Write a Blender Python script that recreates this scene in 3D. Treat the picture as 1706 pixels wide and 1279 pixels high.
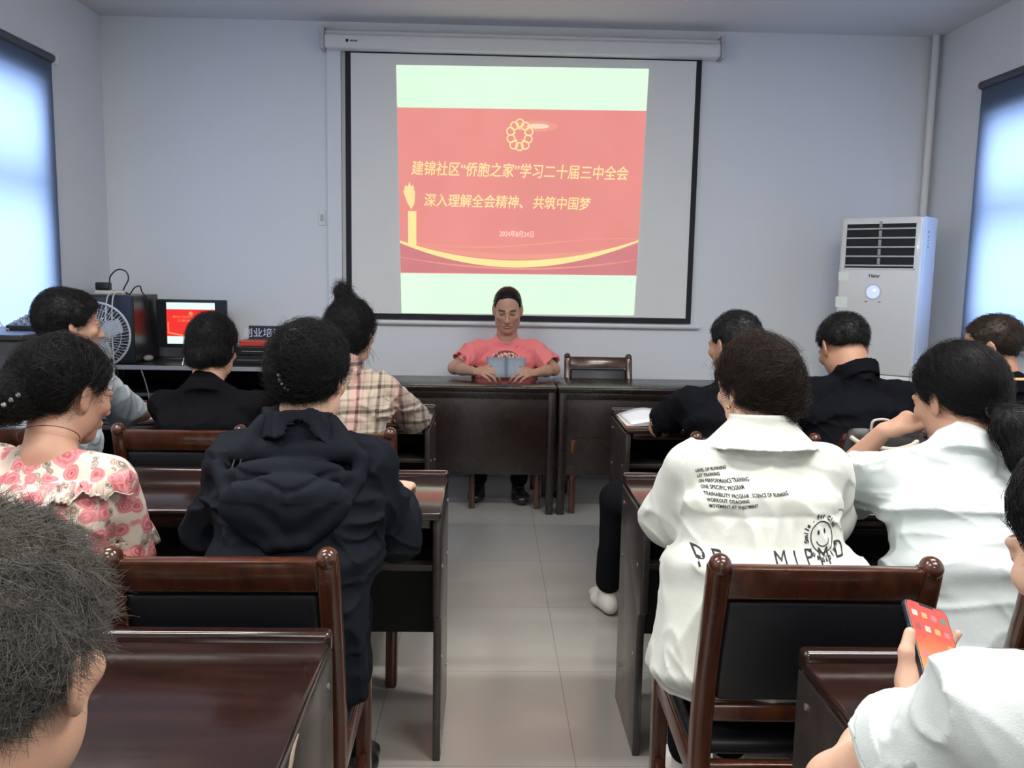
import bpy, bmesh, math, random
import numpy as np
from mathutils import Vector, Matrix
from mathutils.bvhtree import BVHTree

for _o in list(bpy.data.objects): bpy.data.objects.remove(_o)
scene = bpy.context.scene
COL = scene.collection
PI = math.pi
R = math.radians
random.seed(7)

# ------------------------------------------------------------------ camera
def make_camera():
    f, p, r, w, h = 1445.5, R(7.379), R(1.054), R(1.569), 1.418
    F = Vector((math.sin(w)*math.cos(p), math.cos(w)*math.cos(p), -math.sin(p)))
    R0 = Vector((math.cos(w), -math.sin(w), 0)); U0 = R0.cross(F)
    Rt = R0*math.cos(r) + U0*math.sin(r); Up = U0*math.cos(r) - R0*math.sin(r)
    m = Matrix((Rt, Up, -F)).transposed().to_4x4(); m.translation = (0, 0, h)
    cd = bpy.data.cameras.new('camera'); cd.sensor_width = 36; cd.lens = f/1706*36; cd.clip_start = .02
    o = bpy.data.objects.new('camera', cd); o.matrix_world = m; COL.objects.link(o)
    scene.camera = o
make_camera()

# ------------------------------------------------------------------ light and exposure
XL, XR, YF, YB, ZC = -2.541, 2.954, 5.913, -2.6, 3.005      # the room's walls
WIN_L = (3.75, 5.06, .98, 2.40)                              # window openings y0, y1, z0, z1
WIN_R = (3.95, 5.20, 1.12, 2.36)
vs = scene.view_settings
vs.view_transform = 'Standard'; vs.look = 'None'; vs.exposure = 0.02; vs.gamma = 1.0; vs.use_curve_mapping = False
world = bpy.data.worlds.new('World'); scene.world = world; world.use_nodes = True
world.node_tree.nodes['Background'].inputs[0].default_value = (.62, .75, 1, 1)
world.node_tree.nodes['Background'].inputs[1].default_value = 1.0
def area(name, loc, rot, sx, sy, power, col):
    l = bpy.data.lights.new(name, 'AREA'); l.shape = 'RECTANGLE'; l.size = sx; l.size_y = sy
    l.energy = power; l.color = col
    o = bpy.data.objects.new(name, l); o.location = loc; o.rotation_euler = rot; COL.objects.link(o); return o
area('daylight_west', (XL-.75, 4.4, 1.8), (0, -PI/2, 0), 2.0, 2.0, 150, (.68, .80, 1))
area('daylight_east', (XR+.75, 4.55, 1.85), (0, PI/2, 0), 2.0, 2.0, 150, (.68, .80, 1))
for lx, ly, pw in ((-1.25, .9, 40), (1.15, .9, 50), (-1.25, 2.3, 46), (1.3, 2.3, 46), (0, -1.2, 42)):
    area('ceiling_tube', (lx, ly, ZC-.06), (0, 0, 0), 1.2, .22, pw, (1, .97, .92))

# ------------------------------------------------------------------ node materials
class NT:
    def __init__(s, name):
        s.m = bpy.data.materials.new(name); s.m.use_nodes = True; s.t = s.m.node_tree
        s.b = s.t.nodes['Principled BSDF']; s.out = s.t.nodes['Material Output']
        s._c = None
    def set(s, sock, v):
        if isinstance(v, bpy.types.NodeSocket): s.t.links.new(v, sock)
        elif isinstance(v, (tuple, list)) and len(v) == 3 and sock.type == 'RGBA': sock.default_value = (*v, 1)
        else: sock.default_value = v
    def n(s, typ, ins=None, **props):
        nd = s.t.nodes.new('ShaderNode'+typ)
        for k, v in props.items(): setattr(nd, k, v)
        for k, v in (ins or {}).items(): s.set(nd.inputs[k], v)
        return nd
    def math(s, op, a, b=0.0, c=None):
        d = {0: a, 1: b}
        if c is not None: d[2] = c
        return s.n('Math', d, operation=op).outputs[0]
    def mix(s, f, a, b, mode='MIX'):
        nd = s.n('Mix', None, data_type='RGBA', blend_type=mode)
        s.set(nd.inputs[0], f); s.set(nd.inputs[6], a); s.set(nd.inputs[7], b)
        return nd.outputs[2]
    def ramp(s, f, stops, interp='LINEAR'):
        nd = s.n('ValToRGB', {0: f}); cr = nd.color_ramp; cr.interpolation = interp
        while len(cr.elements) < len(stops): cr.elements.new(.5)
        for e, (p, c) in zip(cr.elements, stops):
            e.position = p; e.color = (*c, 1) if isinstance(c, tuple) else (c, c, c, 1)
        return nd.outputs[0]
    @property
    def co(s):
        if s._c is None: s._c = s.n('TexCoord').outputs['Object']
        return s._c
    def scaled(s, sc, loc=(0, 0, 0), rot=(0, 0, 0)):
        return s.n('Mapping', {0: s.co, 1: loc, 2: rot, 3: sc}).outputs[0]
    def noise(s, scale, detail=3, vec=None, rough=.5):
        return s.n('TexNoise', {'Vector': vec or s.co, 'Scale': scale, 'Detail': detail, 'Roughness': rough}).outputs[0]
    def bump(s, h, strength, dist=.01):
        nb = s.n('Bump', {'Height': h, 'Strength': strength, 'Distance': dist}); s.set(s.b.inputs['Normal'], nb.outputs[0])
    def p(s, **kw):
        for k, v in kw.items(): s.set(s.b.inputs[k.replace('_', ' ')], v)
        return s
MATS = {}
def plain(name, col, rough=.5, metal=0.0, spec=.5, var=.12, scale=30, bump=0.0, coat=0.0):
    if name in MATS: return MATS[name]
    t = NT(name)
    n = t.noise(scale)
    c = t.mix(n, tuple(x*(1-var) for x in col), tuple(min(1, x*(1+var)) for x in col))
    t.p(Base_Color=c, Roughness=rough, Metallic=metal, Specular_IOR_Level=spec, Coat_Weight=coat)
    if bump: t.bump(t.noise(scale*6), bump, .003)
    MATS[name] = t.m; return t.m
def emit(name, col, strength=1.0, base=(.3, .3, .3), c2=None):
    t = NT(name)
    c = t.mix(t.noise(2.2, 2), col, c2 or col)
    t.p(Base_Color=base, Roughness=.8, Emission_Color=c, Emission_Strength=strength, Specular_IOR_Level=.2)
    return t.m
def wood(name, dark, light, rough=.22, scale=(1.2, 9, 9), coat=.35):
    t = NT(name)
    v = t.scaled(scale)
    n = t.n('TexNoise', {'Vector': v, 'Scale': 3.2, 'Detail': 7, 'Roughness': .62, 'Distortion': .7}).outputs[0]
    fine = t.n('TexNoise', {'Vector': t.scaled(tuple(c*6 for c in scale)), 'Scale': 5, 'Detail': 3}).outputs[0]
    c = t.ramp(n, [(.3, dark), (.72, light)])
    c = t.mix(t.math('MULTIPLY', fine, .35), c, dark)
    rr = t.math('ADD', t.math('MULTIPLY', t.noise(14), .14), rough-.07)
    t.p(Base_Color=c, Roughness=rr, Coat_Weight=coat, Coat_Roughness=.12)
    t.bump(fine, .03, .002)
    return t.m
def wall_mat(name, col):
    t = NT(name)
    n = t.noise(1.3, 5)
    c = t.mix(n, tuple(x*.95 for x in col), col)
    t.p(Base_Color=c, Roughness=.72, Specular_IOR_Level=.3); t.bump(t.noise(160, 2), .05, .002)
    return t.m
def floor_mat():
    t = NT('floor_tile')
    sx = t.n('SeparateXYZ', {0: t.co})
    def line(v, off, per, w):
        a = t.math('MULTIPLY', t.math('SUBTRACT', v, off), 1/per)
        fr = t.math('FRACT', t.math('ADD', a, 100.5))
        return t.math('LESS_THAN', t.math('ABSOLUTE', t.math('SUBTRACT', fr, .5)), w/per/2)
    g = t.math('MAXIMUM', line(sx.outputs[0], .27, .6, .003), line(sx.outputs[1], 2.945, .6, .003))
    n = t.noise(1.6, 5)
    blot = t.noise(11, 6, rough=.7)
    c = t.mix(n, (.30, .288, .265), (.38, .365, .335))
    c = t.mix(t.math('MULTIPLY', t.math('GREATER_THAN', blot, .69), .3), c, (.28, .25, .22))
    c = t.mix(t.math('MULTIPLY', g, .6), c, (.12, .11, .1))
    rr = t.math('ADD', t.math('MULTIPLY', t.noise(3.5, 4), .22), .10)
    t.p(Base_Color=c, Roughness=rr, Specular_IOR_Level=.55); t.bump(t.math('SUBTRACT', 1.0, g), .1, .002)
    return t.m
def cloth(name, col, rough=.85, var=.08, weave=420, c=None, t=None, sheen=.15):
    if name in MATS: return MATS[name]
    t = t or NT(name); spec = .06 if name == 'navy' else .25
    if name == 'navy': sheen = 0
    if col and max(col) < .05: sheen = 0; rough = .95; spec = .07
    if c is None:
        c = t.mix(t.noise(7, 4), tuple(x*(1-var) for x in col), tuple(min(1, x*(1+var)) for x in col))
    t.p(Base_Color=c, Roughness=rough, Specular_IOR_Level=spec, Sheen_Weight=sheen, Sheen_Roughness=.5)
    w = t.math('ADD', t.math('MULTIPLY', t.noise(weave, 2), .3), t.noise(26, 5))
    t.bump(w, .3, .006)
    MATS[name] = t.m; return t.m
def floral_mat():
    t = NT('floral_cotton')
    warp = t.n('VectorMath', {0: t.co, 1: t.n('VectorMath', {0: t.n('TexNoise', {'Vector': t.co, 'Scale': 16.0}).outputs[1], 'Scale': .022}, operation='SCALE').outputs[0]}, operation='ADD').outputs[0]
    base = t.mix(t.noise(9), (.66, .54, .46), (.74, .64, .56))
    def leaves(c, sc, th, col):
        v = t.n('TexVoronoi', {'Vector': warp, 'Scale': sc, 'Randomness': 1.0}, feature='F1')
        m = t.math('MULTIPLY', t.math('LESS_THAN', v.outputs['Distance'], .40), t.math('GREATER_THAN', t.noise(13, 1), th))
        vein = t.math('ADD', t.math('MULTIPLY', t.math('SINE', t.math('MULTIPLY', v.outputs['Distance'], 34.0)), .3), .62)
        return t.mix(t.math('MULTIPLY', m, vein), c, col)
    c = leaves(base, 32, .46, (.075, .075, .055))
    c = leaves(c, 58, .56, (.25, .14, .10))
    def rose(c, sc, rad, off):
        vec = t.n('VectorMath', {0: warp, 1: off}, operation='ADD').outputs[0]
        v = t.n('TexVoronoi', {'Vector': vec, 'Scale': sc, 'Randomness': .8}, feature='F1')
        d = v.outputs['Distance']
        m = t.math('LESS_THAN', d, rad)
        rings = t.math('ADD', t.math('MULTIPLY', t.math('SINE', t.math('ADD', t.math('MULTIPLY', d, 46.0), t.math('MULTIPLY', t.noise(55, 2), 11.0))), .5), .5)
        pk = t.mix(rings, (.72, .22, .25), (.36, .022, .05))
        pk = t.mix(t.math('MULTIPLY', t.math('MULTIPLY', d, 1/rad), .6), pk, (.74, .36, .35))
        return t.mix(m, c, pk)
    c = rose(c, 16, .44, (.0, .0, .0)); c = rose(c, 21, .40, (.37, .21, .13))
    return cloth('floral', None, c=c, t=t)
def plaid_mat():
    t = NT('plaid_cotton')
    s = t.n('SeparateXYZ', {0: t.n('VectorMath', {0: t.co, 1: t.n('VectorMath', {0: t.n('TexNoise', {'Vector': t.co, 'Scale': 7.0}).outputs[1], 'Scale': .03}, operation='SCALE').outputs[0]}, operation='ADD').outputs[0]})
    def bands(v, per, off):
        f = t.math('FRACT', t.math('ADD', t.math('MULTIPLY', v, 1/per), 50+off))
        return t.ramp(f, [(0, .0), (.05, .85), (.16, .85), (.20, .1), (.30, .1), (.33, .5), (.36, .1), (.60, .0), (.64, .42), (.70, .42), (.74, .05), (.93, .0)])
    bx, bz = bands(s.outputs[0], .074, .2), bands(s.outputs[2], .080, .5)
    tot = t.math('MULTIPLY', t.math('ADD', bx, bz), .74)
    pinkx = t.math('FRACT', t.math('ADD', t.math('MULTIPLY', s.outputs[0], 1/.148), 50.15))
    base = t.mix(t.ramp(pinkx, [(.35, 0.), (.55, 1.), (.8, 0.)]), (.42, .35, .28), (.52, .30, .27))
    c = t.mix(tot, base, (.050, .038, .033))
    return cloth('plaid', None, c=c, t=t)
def skin(name, col):
    if name in MATS: return MATS[name]
    t = NT(name)
    at = t.n('Attribute', None, attribute_name='tint').outputs['Color']
    c = t.mix(t.noise(22, 4), tuple(x*.9 for x in col), tuple(x*1.08 for x in col))
    c = t.mix(t.math('MULTIPLY', t.noise(9, 2), .3), c, (col[0]*1.05, col[1]*.82, col[2]*.78))
    c = t.mix(1.0, c, at, 'MULTIPLY')
    t.p(Base_Color=c, Roughness=.5, Subsurface_Weight=.12, Subsurface_Radius=(.02, .008, .005), Subsurface_Scale=.5, Specular_IOR_Level=.4)
    t.bump(t.noise(420, 3), .12, .0015)
    MATS[name] = t.m; return t.m
def hair_mat(name, col, rough=.42):
    if name in MATS: return MATS[name]
    t = NT(name)
    c = t.mix(t.noise(60, 4), tuple(x*.55 for x in col), tuple(x*1.5 for x in col))
    t.p(Base_Color=c, Roughness=rough, Specular_IOR_Level=.2)
    t.bump(t.noise(300, 3), .25, .002)
    MATS[name] = t.m; return t.m

# ------------------------------------------------------------------ object helpers
def tag(o, label=None, cat=None, group=None, kind=None):
    if label: o['label'] = label
    if cat: o['category'] = cat
    if group: o['group'] = group
    if kind: o['kind'] = kind
    return o
def link(name, me, m, parent=None, smooth=False):
    if m is not None: me.materials.append(m)
    if smooth: me.polygons.foreach_set('use_smooth', [True]*len(me.polygons))
    o = bpy.data.objects.new(name, me); COL.objects.link(o)
    if parent is not None: o.parent = parent
    return o
def empty(name, loc=(0, 0, 0), rz=0.0):
    o = bpy.data.objects.new(name, None); o.empty_display_size = .1
    o.location = loc; o.rotation_euler = (0, 0, rz); COL.objects.link(o); return o
def copy_tree(o, parent=None):
    c = o.copy(); COL.objects.link(c); c.parent = parent
    for ch in [x for x in bpy.data.objects if x.parent == o]: copy_tree(ch, c)
    return c
class MB:
    """collects shapes into one bmesh"""
    def __init__(s): s.bm = bmesh.new()
    def box(s, lo, hi, bevel=0.0, mat=None, seg=2):
        lo, hi = Vector(lo), Vector(hi); c = (lo+hi)/2; d = hi-lo
        r = bmesh.ops.create_cube(s.bm, size=1)
        vs_ = r['verts']
        for v in vs_: v.co = Vector((v.co.x*d.x, v.co.y*d.y, v.co.z*d.z))
        if bevel:
            es = list({e for v in vs_ for e in v.link_edges})
            rr = bmesh.ops.bevel(s.bm, geom=es, offset=min(bevel, min(abs(x) for x in d)*.49), segments=seg, profile=.5, affect='EDGES')
            vs_ = [v for v in {v for f in rr['faces'] for v in f.verts}|set(v for v in vs_ if v.is_valid)]
        for v in vs_: v.co = (mat @ v.co if mat else v.co) + c
        return s
    def cyl(s, a, b, r0, r1=None, seg=20, caps=True):
        a, b = Vector(a), Vector(b); d = b-a; r1 = r0 if r1 is None else r1
        q = d.to_track_quat('Z', 'Y').to_matrix().to_4x4(); q.translation = (a+b)/2
        bmesh.ops.create_cone(s.bm, cap_ends=caps, segments=seg, radius1=r0, radius2=r1, depth=d.length, matrix=q); return s
    def sph(s, c, r, seg=16, sc=(1, 1, 1)):
        bmesh.ops.create_uvsphere(s.bm, u_segments=seg, v_segments=seg//2+2, radius=r, matrix=Matrix.Translation(c) @ Matrix.Diagonal((*sc, 1))); return s
    def tube(s, pts, r, seg=8, closed=False):
        pts = [Vector(p) for p in pts]; n = len(pts); rings = []
        up = Vector((0, 0, 1)); prev = None
        for i, p in enumerate(pts):
            if closed: d = pts[(i+1) % n]-pts[i-1]
            else: d = pts[min(i+1, n-1)]-pts[max(i-1, 0)]
            d.normalize()
            if prev is None:
                a = d.cross(up) if abs(d.z) < .95 else d.cross(Vector((1, 0, 0)))
            else: a = prev - d*prev.dot(d)
            a.normalize(); prev = a; b = d.cross(a)
            rr = r[i] if isinstance(r, (list, tuple)) else r
            rings.append([s.bm.verts.new(p+(a*math.cos(k*2*PI/seg)+b*math.sin(k*2*PI/seg))*rr) for k in range(seg)])
        m = n if closed else n-1
        for i in range(m):
            A, B = rings[i], rings[(i+1) % n]
            for k in range(seg): s.bm.faces.new((A[k], A[(k+1) % seg], B[(k+1) % seg], B[k]))
        if not closed:
            s.bm.faces.new(rings[0][::-1]); s.bm.faces.new(rings[-1])
        return s
    def prism(s, poly, lo, hi, axis='x', bevel=0.0):
        """polygon in the two other axes, extruded along axis"""
        def P(u, v, w): return {'x': (w, u, v), 'y': (u, w, v), 'z': (u, v, w)}[axis]
        A = [s.bm.verts.new(P(u, v, lo)) for u, v in poly]; B = [s.bm.verts.new(P(u, v, hi)) for u, v in poly]
        n = len(poly); fs = [s.bm.faces.new(A), s.bm.faces.new(B[::-1])]
        for i in range(n): fs.append(s.bm.faces.new((A[i], B[i], B[(i+1) % n], A[(i+1) % n])))
        bmesh.ops.recalc_face_normals(s.bm, faces=fs)
        if bevel:
            es = list({e for f in fs for e in f.edges})
            bmesh.ops.bevel(s.bm, geom=es, offset=bevel, segments=2, profile=.5, affect='EDGES')
        return s
    def sheet(s, grid):
        vv = [[s.bm.verts.new(p) for p in row] for row in grid]
        for i in range(len(vv)-1):
            for j in range(len(vv[0])-1): s.bm.faces.new((vv[i][j], vv[i][j+1], vv[i+1][j+1], vv[i+1][j]))
        return s
    def solid(s, th):
        bmesh.ops.recalc_face_normals(s.bm, faces=s.bm.faces[:])
        bmesh.ops.solidify(s.bm, geom=s.bm.faces[:], thickness=th); return s
    def build(s, name, m, parent=None, smooth=False, angle=None):
        me = bpy.data.meshes.new(name); s.bm.normal_update(); s.bm.to_mesh(me); s.bm.free()
        o = link(name, me, m, parent, smooth or angle is not None)
        if angle is not None: me.set_sharp_from_angle(angle=R(angle))
        return o
def text_mesh(body, size, offset=0.0, extrude=0.0, shear=0.0, align='CENTER', spacing=1.0):
    cu = bpy.data.curves.new('lettering', 'FONT'); cu.body = body; cu.size = size; cu.offset = offset
    cu.extrude = extrude; cu.shear = shear; cu.align_x = align; cu.align_y = 'CENTER'; cu.space_character = spacing
    cu.resolution_u = 3
    o = bpy.data.objects.new('lettering', cu); COL.objects.link(o)
    dg = bpy.context.evaluated_depsgraph_get(); dg.update()
    me = bpy.data.meshes.new_from_object(o.evaluated_get(dg))
    bpy.data.objects.remove(o); bpy.data.curves.remove(cu)
    return me
def wall_text(body, size, loc, m, name, parent=None, flip=False, rx=PI/2, rz=0.0, **kw):
    """upright lettering that faces -y"""
    me = text_mesh(body, size, **kw)
    me.transform(Matrix.Translation(loc) @ Matrix.Rotation(rz, 4, 'Z') @ Matrix.Rotation(rx, 4, 'X'))
    me.materials.clear()
    return link(name, me, m, parent)

# ------------------------------------------------------------------ the room
M_wall = wall_mat('wall_paint', (.76, .79, .82))
M_ceil = wall_mat('ceiling_paint', (.70, .71, .71))
M_white = plain('white_enamel', (.72, .73, .73), .4, var=.04)
M_frame = plain('window_metal', (.55, .57, .6), .35, var=.05)
M_black = plain('black_plastic', (.012, .013, .016), .35)
M_dkgrey = plain('dark_grey_plastic', (.05, .053, .06), .4)
M_chrome = plain('chrome', (.7, .72, .74), .18, 1.0)
M_paper = plain('paper', (.80, .82, .84), .8, var=.03)
def struct(name, mb, m, **k):
    o = mb.build(name, m, **k); o['kind'] = 'structure'; return o
struct('floor', MB().box((XL-.3, YB-.2, -.1), (XR+.3, YF+.3, 0)), floor_mat())
struct('ceiling', MB().box((XL-.3, YB-.2, ZC), (XR+.3, YF+.3, ZC+.12)), M_ceil)
struct('wall_front', MB().box((XL-.3, YF, 0), (XR+.3, YF+.25, ZC)), M_wall)
struct('wall_rear', MB().box((XL-.3, YB-.2, 0), (XR+.3, YB, ZC)), M_wall)
def side_wall(name, xa, xb, win):
    y0, y1, z0, z1 = win
    mb = MB().box((xa, YB, 0), (xb, y0, ZC)).box((xa, y1, 0), (xb, YF, ZC)).box((xa, y0, 0), (xb, y1, z0)).box((xa, y0, z1), (xb, y1, ZC))
    struct(name, mb, M_wall)
side_wall('wall_left', XL-.25, XL, WIN_L)
side_wall('wall_right', XR, XR+.25, WIN_R)
def glass_mat():
    t = NT('window_glass')
    tr = t.n('BsdfTransparent', {0: (.93, .96, 1)}); gl = t.n('BsdfGlossy', {0: (1, 1, 1), 1: .03})
    mx = t.n('MixShader', {0: .08}); t.t.links.new(tr.outputs[0], mx.inputs[1]); t.t.links.new(gl.outputs[0], mx.inputs[2])
    t.t.links.new(mx.outputs[0], t.out.inputs[0]); return t.m
M_glass = glass_mat()
def window(n, xm, win, zt):
    y0, y1, z0, z1 = win
    mb = MB(); b = .045
    mb.box((xm-.03, y0, z0), (xm+.03, y0+b, z1)).box((xm-.03, y1-b, z0), (xm+.03, y1, z1))
    mb.box((xm-.03, y0+b, z0), (xm+.03, y1-b, z0+b)).box((xm-.03, y0+b, z1-b), (xm+.03, y1-b, z1))
    mb.box((xm-.03, y0+b, zt-.05), (xm+.03, y1-b, zt+.05))
    o = struct('window_%d' % n, mb, M_frame)
    g = MB().box((xm-.004, y0+.02, z0+.02), (xm+.004, y1-.02, z1-.02)).build('window_pane', M_glass, o)
window(1, XL-.11, WIN_L, 1.86); window(2, XR+.11, WIN_R, 1.83)
def blind_mat():
    t = NT('roller_blind_fabric')
    c = t.mix(t.noise(240, 2), (.27, .33, .45), (.31, .37, .49))
    df = t.n('BsdfDiffuse', {0: (.15, .18, .22)}); tl = t.n('BsdfTranslucent', {0: c})
    mx = t.n('MixShader', {0: .62}); t.t.links.new(df.outputs[0], mx.inputs[1]); t.t.links.new(tl.outputs[0], mx.inputs[2])
    t.t.links.new(mx.outputs[0], t.out.inputs[0]); return t.m
M_blind = blind_mat()
def blind(x, sgn, y0, y1, z0, z1, label):
    b = empty('roller_blind', (x, (y0+y1)/2, z1)); h = (y1-y0)/2
    tag(b, label, 'window blind', 'roller blinds')
    n = 10
    MB().sheet([[(0, -h+2*h*i/n, (z0-z1)*j/n) for i in range(n+1)] for j in range(n+1)]).build('blind_fabric', M_blind, b)
    MB().cyl((0, -h, .0), (0, h, .0), .024).build('roller_tube', plain('blind_tube', (.06, .07, .09), .5), b, angle=40)
    MB().box((-.012, -h, z0-z1-.02), (.012, h, z0-z1), .004).build('bottom_bar', plain('blind_bar', (.28, .31, .36), .5), b)
    for s in (-1, 1):
        MB().box((-.035, s*(h+.012)-.008, -.035), (.035, s*(h+.012)+.008, .035), .005).build('bracket', M_white, b)
blind(XL+.045, 1, 3.45, 5.16, .88, 2.565, 'blue grey roller blind over the window on the left wall')
blind(XR-.045, -1, 3.7, 5.275, 1.04, 2.565, 'blue grey roller blind over the window on the right wall')
# vertical pipe in the right corner and cable trunking beside the screen
p = struct('trim_1', MB().cyl((XR-.05, YF-.05, 0), (XR-.05, YF-.05, ZC), .024), M_white, angle=40)
struct('trim_2', MB().box((-1.085, YF-.03, .3), (-.99, YF, 2.83), .006), M_wall)
struct('baseboard_front', MB().box((XL, YF-.012, 0), (XR, YF, .1), .003), plain('baseboard', (.3, .29, .28), .4))

sw = empty('light_switch', (-1.125, YF, 1.75))
tag(sw, 'small white light switch plate on the front wall left of the screen', 'light switch')
MB().box((-.022, -.01, -.05), (.022, 0, .05), .004).build('switch_plate', M_white, sw)
MB().box((-.011, -.015, -.022), (.011, -.008, .022), .003).build('rocker', plain('switch_rocker', (.45, .46, .48), .4), sw)

# ------------------------------------------------------------------ projection screen with the slide on it
SX0, SX1, SZ0, SZ1, SY = -.962, 1.370, 1.087, 2.837, 5.885
scr = empty('projection_screen', (.2, YF, 2.84))
tag(scr, 'large white pull-down projection screen with black border showing a red slide', 'projection screen')
OFF = Matrix.Translation((-.2, -YF, -2.84))
def sbuild(mb, name, m, parent=scr, **k):
    bmesh.ops.transform(mb.bm, matrix=OFF, verts=mb.bm.verts[:]); return mb.build(name, m, parent, **k)
M_scr = plain('screen_fabric', (.80, .81, .78), .85, var=.02, scale=4)
M_bord = plain('screen_border', (.008, .009, .014), .7)
sbuild(MB().box((SX0, SY-.001, SZ0), (SX1, SY+.004, SZ1)), 'screen_surface', M_scr)
bw = .036
sbuild(MB().box((SX0, SY-.003, SZ0), (SX0+bw, SY-.001, SZ1)).box((SX1-bw, SY-.003, SZ0), (SX1, SY-.001, SZ1))
       .box((SX0+bw, SY-.003, SZ0), (SX1-bw, SY-.001, SZ0+bw)).box((SX0+bw, SY-.003, SZ1-.03), (SX1-bw, SY-.001, SZ1)), 'black_border', M_bord)
sbuild(MB().cyl((SX0-.02, SY, SZ0-.022), (SX1+.06, SY, SZ0-.022), .016), 'bottom_bar', M_white, angle=40)
cas = sbuild(MB().box((-1.085, 5.80, 2.815), (1.475, YF-.002, 2.905), .018, seg=4).box((-1.085, 5.835, 2.90), (1.475, YF-.002, 2.935), .012), 'casing', M_white, angle=40)
for xe in (-1.095, 1.485):
    sbuild(MB().prism([(5.795, 2.81), (YF-.002, 2.81), (YF-.002, 2.955), (5.80, 2.955), (5.825, 2.91), (5.795, 2.905)], xe-.012, xe+.012, 'x', .003), 'end_cap', plain('grey_cap', (.5, .52, .53), .4), angle=40)
b = MB().cyl((-.935, 5.7985, 2.862), (-.935, 5.8, 2.862), .010, seg=16)
for k in range(3): b.box((-.915+.016*k, 5.7985, 2.857), (-.903+.016*k, 5.8, 2.866))
sbuild(b, 'maker_mark', M_black)
# the projected picture
TL, TR, BL, BR = Vector((-.631, 0, 2.737)), Vector((1.021, 0, 2.752)), Vector((-.593, 0, 1.128)), Vector((.981, 0, 1.138))
def S(u, v, d=.0035):   # u right, v down in the projected picture
    p = (TL*(1-u)+TR*u)*(1-v) + (BL*(1-u)+BR*u)*v
    return Vector((p.x, SY-d, p.z))
def slide_poly(pts, name, m, parent, d=.0035):
    b = MB(); b.bm.faces.new([b.bm.verts.new(S(u, v, d)) for u, v in pts]); return sbuild(b, name, m, parent)
def slide_band(top, bot, name, m, parent, d, n=40):
    return sbuild(MB().sheet([[S(i/n, top(i/n), d) for i in range(n+1)], [S(i/n, bot(i/n), d) for i in range(n+1)]]), name, m, parent)
M_sl_w = emit('slide_white', (.66, .98, .69), 1.0, (.05, .05, .05), (.82, 1.0, .82))
def slide_red():
    t = NT('slide_red')
    n = t.noise(1.1, 3); g = t.noise(3.5, 4)
    c = t.mix(n, (.74, .23, .22), (.95, .31, .27)); c = t.mix(t.math('MULTIPLY', g, .25), c, (.86, .50, .44))
    t.p(Base_Color=(.05, .03, .03), Roughness=.8, Emission_Color=c, Emission_Strength=.95, Specular_IOR_Level=.2); return t.m
M_sl_r = slide_red()
M_sl_y = emit('slide_gold', (.95, .72, .30), 1.0, (.05, .05, .03), (.98, .80, .42))
M_sl_yb = emit('slide_bright_gold', (1, .86, .36), 1.05, (.05, .05, .03), (.98, .70, .30))
M_sl_o = emit('slide_orange', (.93, .42, .28), .95, (.05, .03, .03), (.85, .30, .26))
M_sl_d = emit('slide_rose', (.72, .26, .26), .95, (.05, .03, .03), (.62, .20, .22))
pic = slide_poly([(0, 0), (1, 0), (1, 1), (0, 1)], 'projected_picture', M_sl_w, scr, .0025)
V0, V1 = .166, .834
slide_poly([(0, V0), (1, V0), (1, V1), (0, V1)], 'red_panel', M_sl_r, pic, .003)
def v(t): return V0+(V1-V0)*t       # t down the red panel
lens = [(.56+.085*math.cos(a), v(.10)+.022*math.sin(a)*(V1-V0)*1.5) for a in np.linspace(0, 2*PI, 28, endpoint=False)]
slide_poly(lens, 'light_flare', M_sl_o, pic, .0033)
lens2 = [(.565+.045*math.cos(a), v(.10)+.010*math.sin(a)) for a in np.linspace(0, 2*PI, 28, endpoint=False)]
slide_poly(lens2, 'light_flare', emit('slide_flare', (.98, .62, .42), .95), pic, .0036)
bow = lambda a, c: (lambda u: v(a + c*(1-(2*(u-.5))**2)))
slide_band(bow(.80, .14), lambda u: v(.995), 'ribbon_shade', M_sl_d, pic, .0033)
slide_band(bow(.80, .075), bow(.795, .115), 'ribbon', M_sl_o, pic, .0036)
slide_band(lambda u: v(.80-.02*u+.125*(1-(2*u-1)**2)), lambda u: v(.815-.025*u+.155*(1-(2*u-1)**2)), 'ribbon', M_sl_yb, pic, .0040)
slide_band(lambda u: v(.80+.03*math.sin(u*PI*1.6)), lambda u: v(.808+.034*math.sin(u*PI*1.6)), 'ribbon', M_sl_o, pic, .0038)
slide_band(bow(.90, .06), bow(.903, .068), 'ribbon', M_sl_o, pic, .0040)
# pillar on the left of the slide
slide_poly([(.036, v(.62)), (.070, v(.62)), (.068, v(.835)), (.034, v(.835))], 'pillar', M_sl_yb, pic, .0042)
slide_poly([(.018, v(.50)), (.045, v(.455)), (.066, v(.50)), (.064, v(.57)), (.050, v(.61)), (.034, v(.57))], 'pillar_top', M_sl_y, pic, .0042)
for du in (0, .014, .028): slide_poly([(.02+du, v(.485)), (.03+du, v(.44+.02*abs(du-.014)*70)), (.036+du, v(.485))], 'pillar_top', M_sl_y, pic, .0044)
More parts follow.
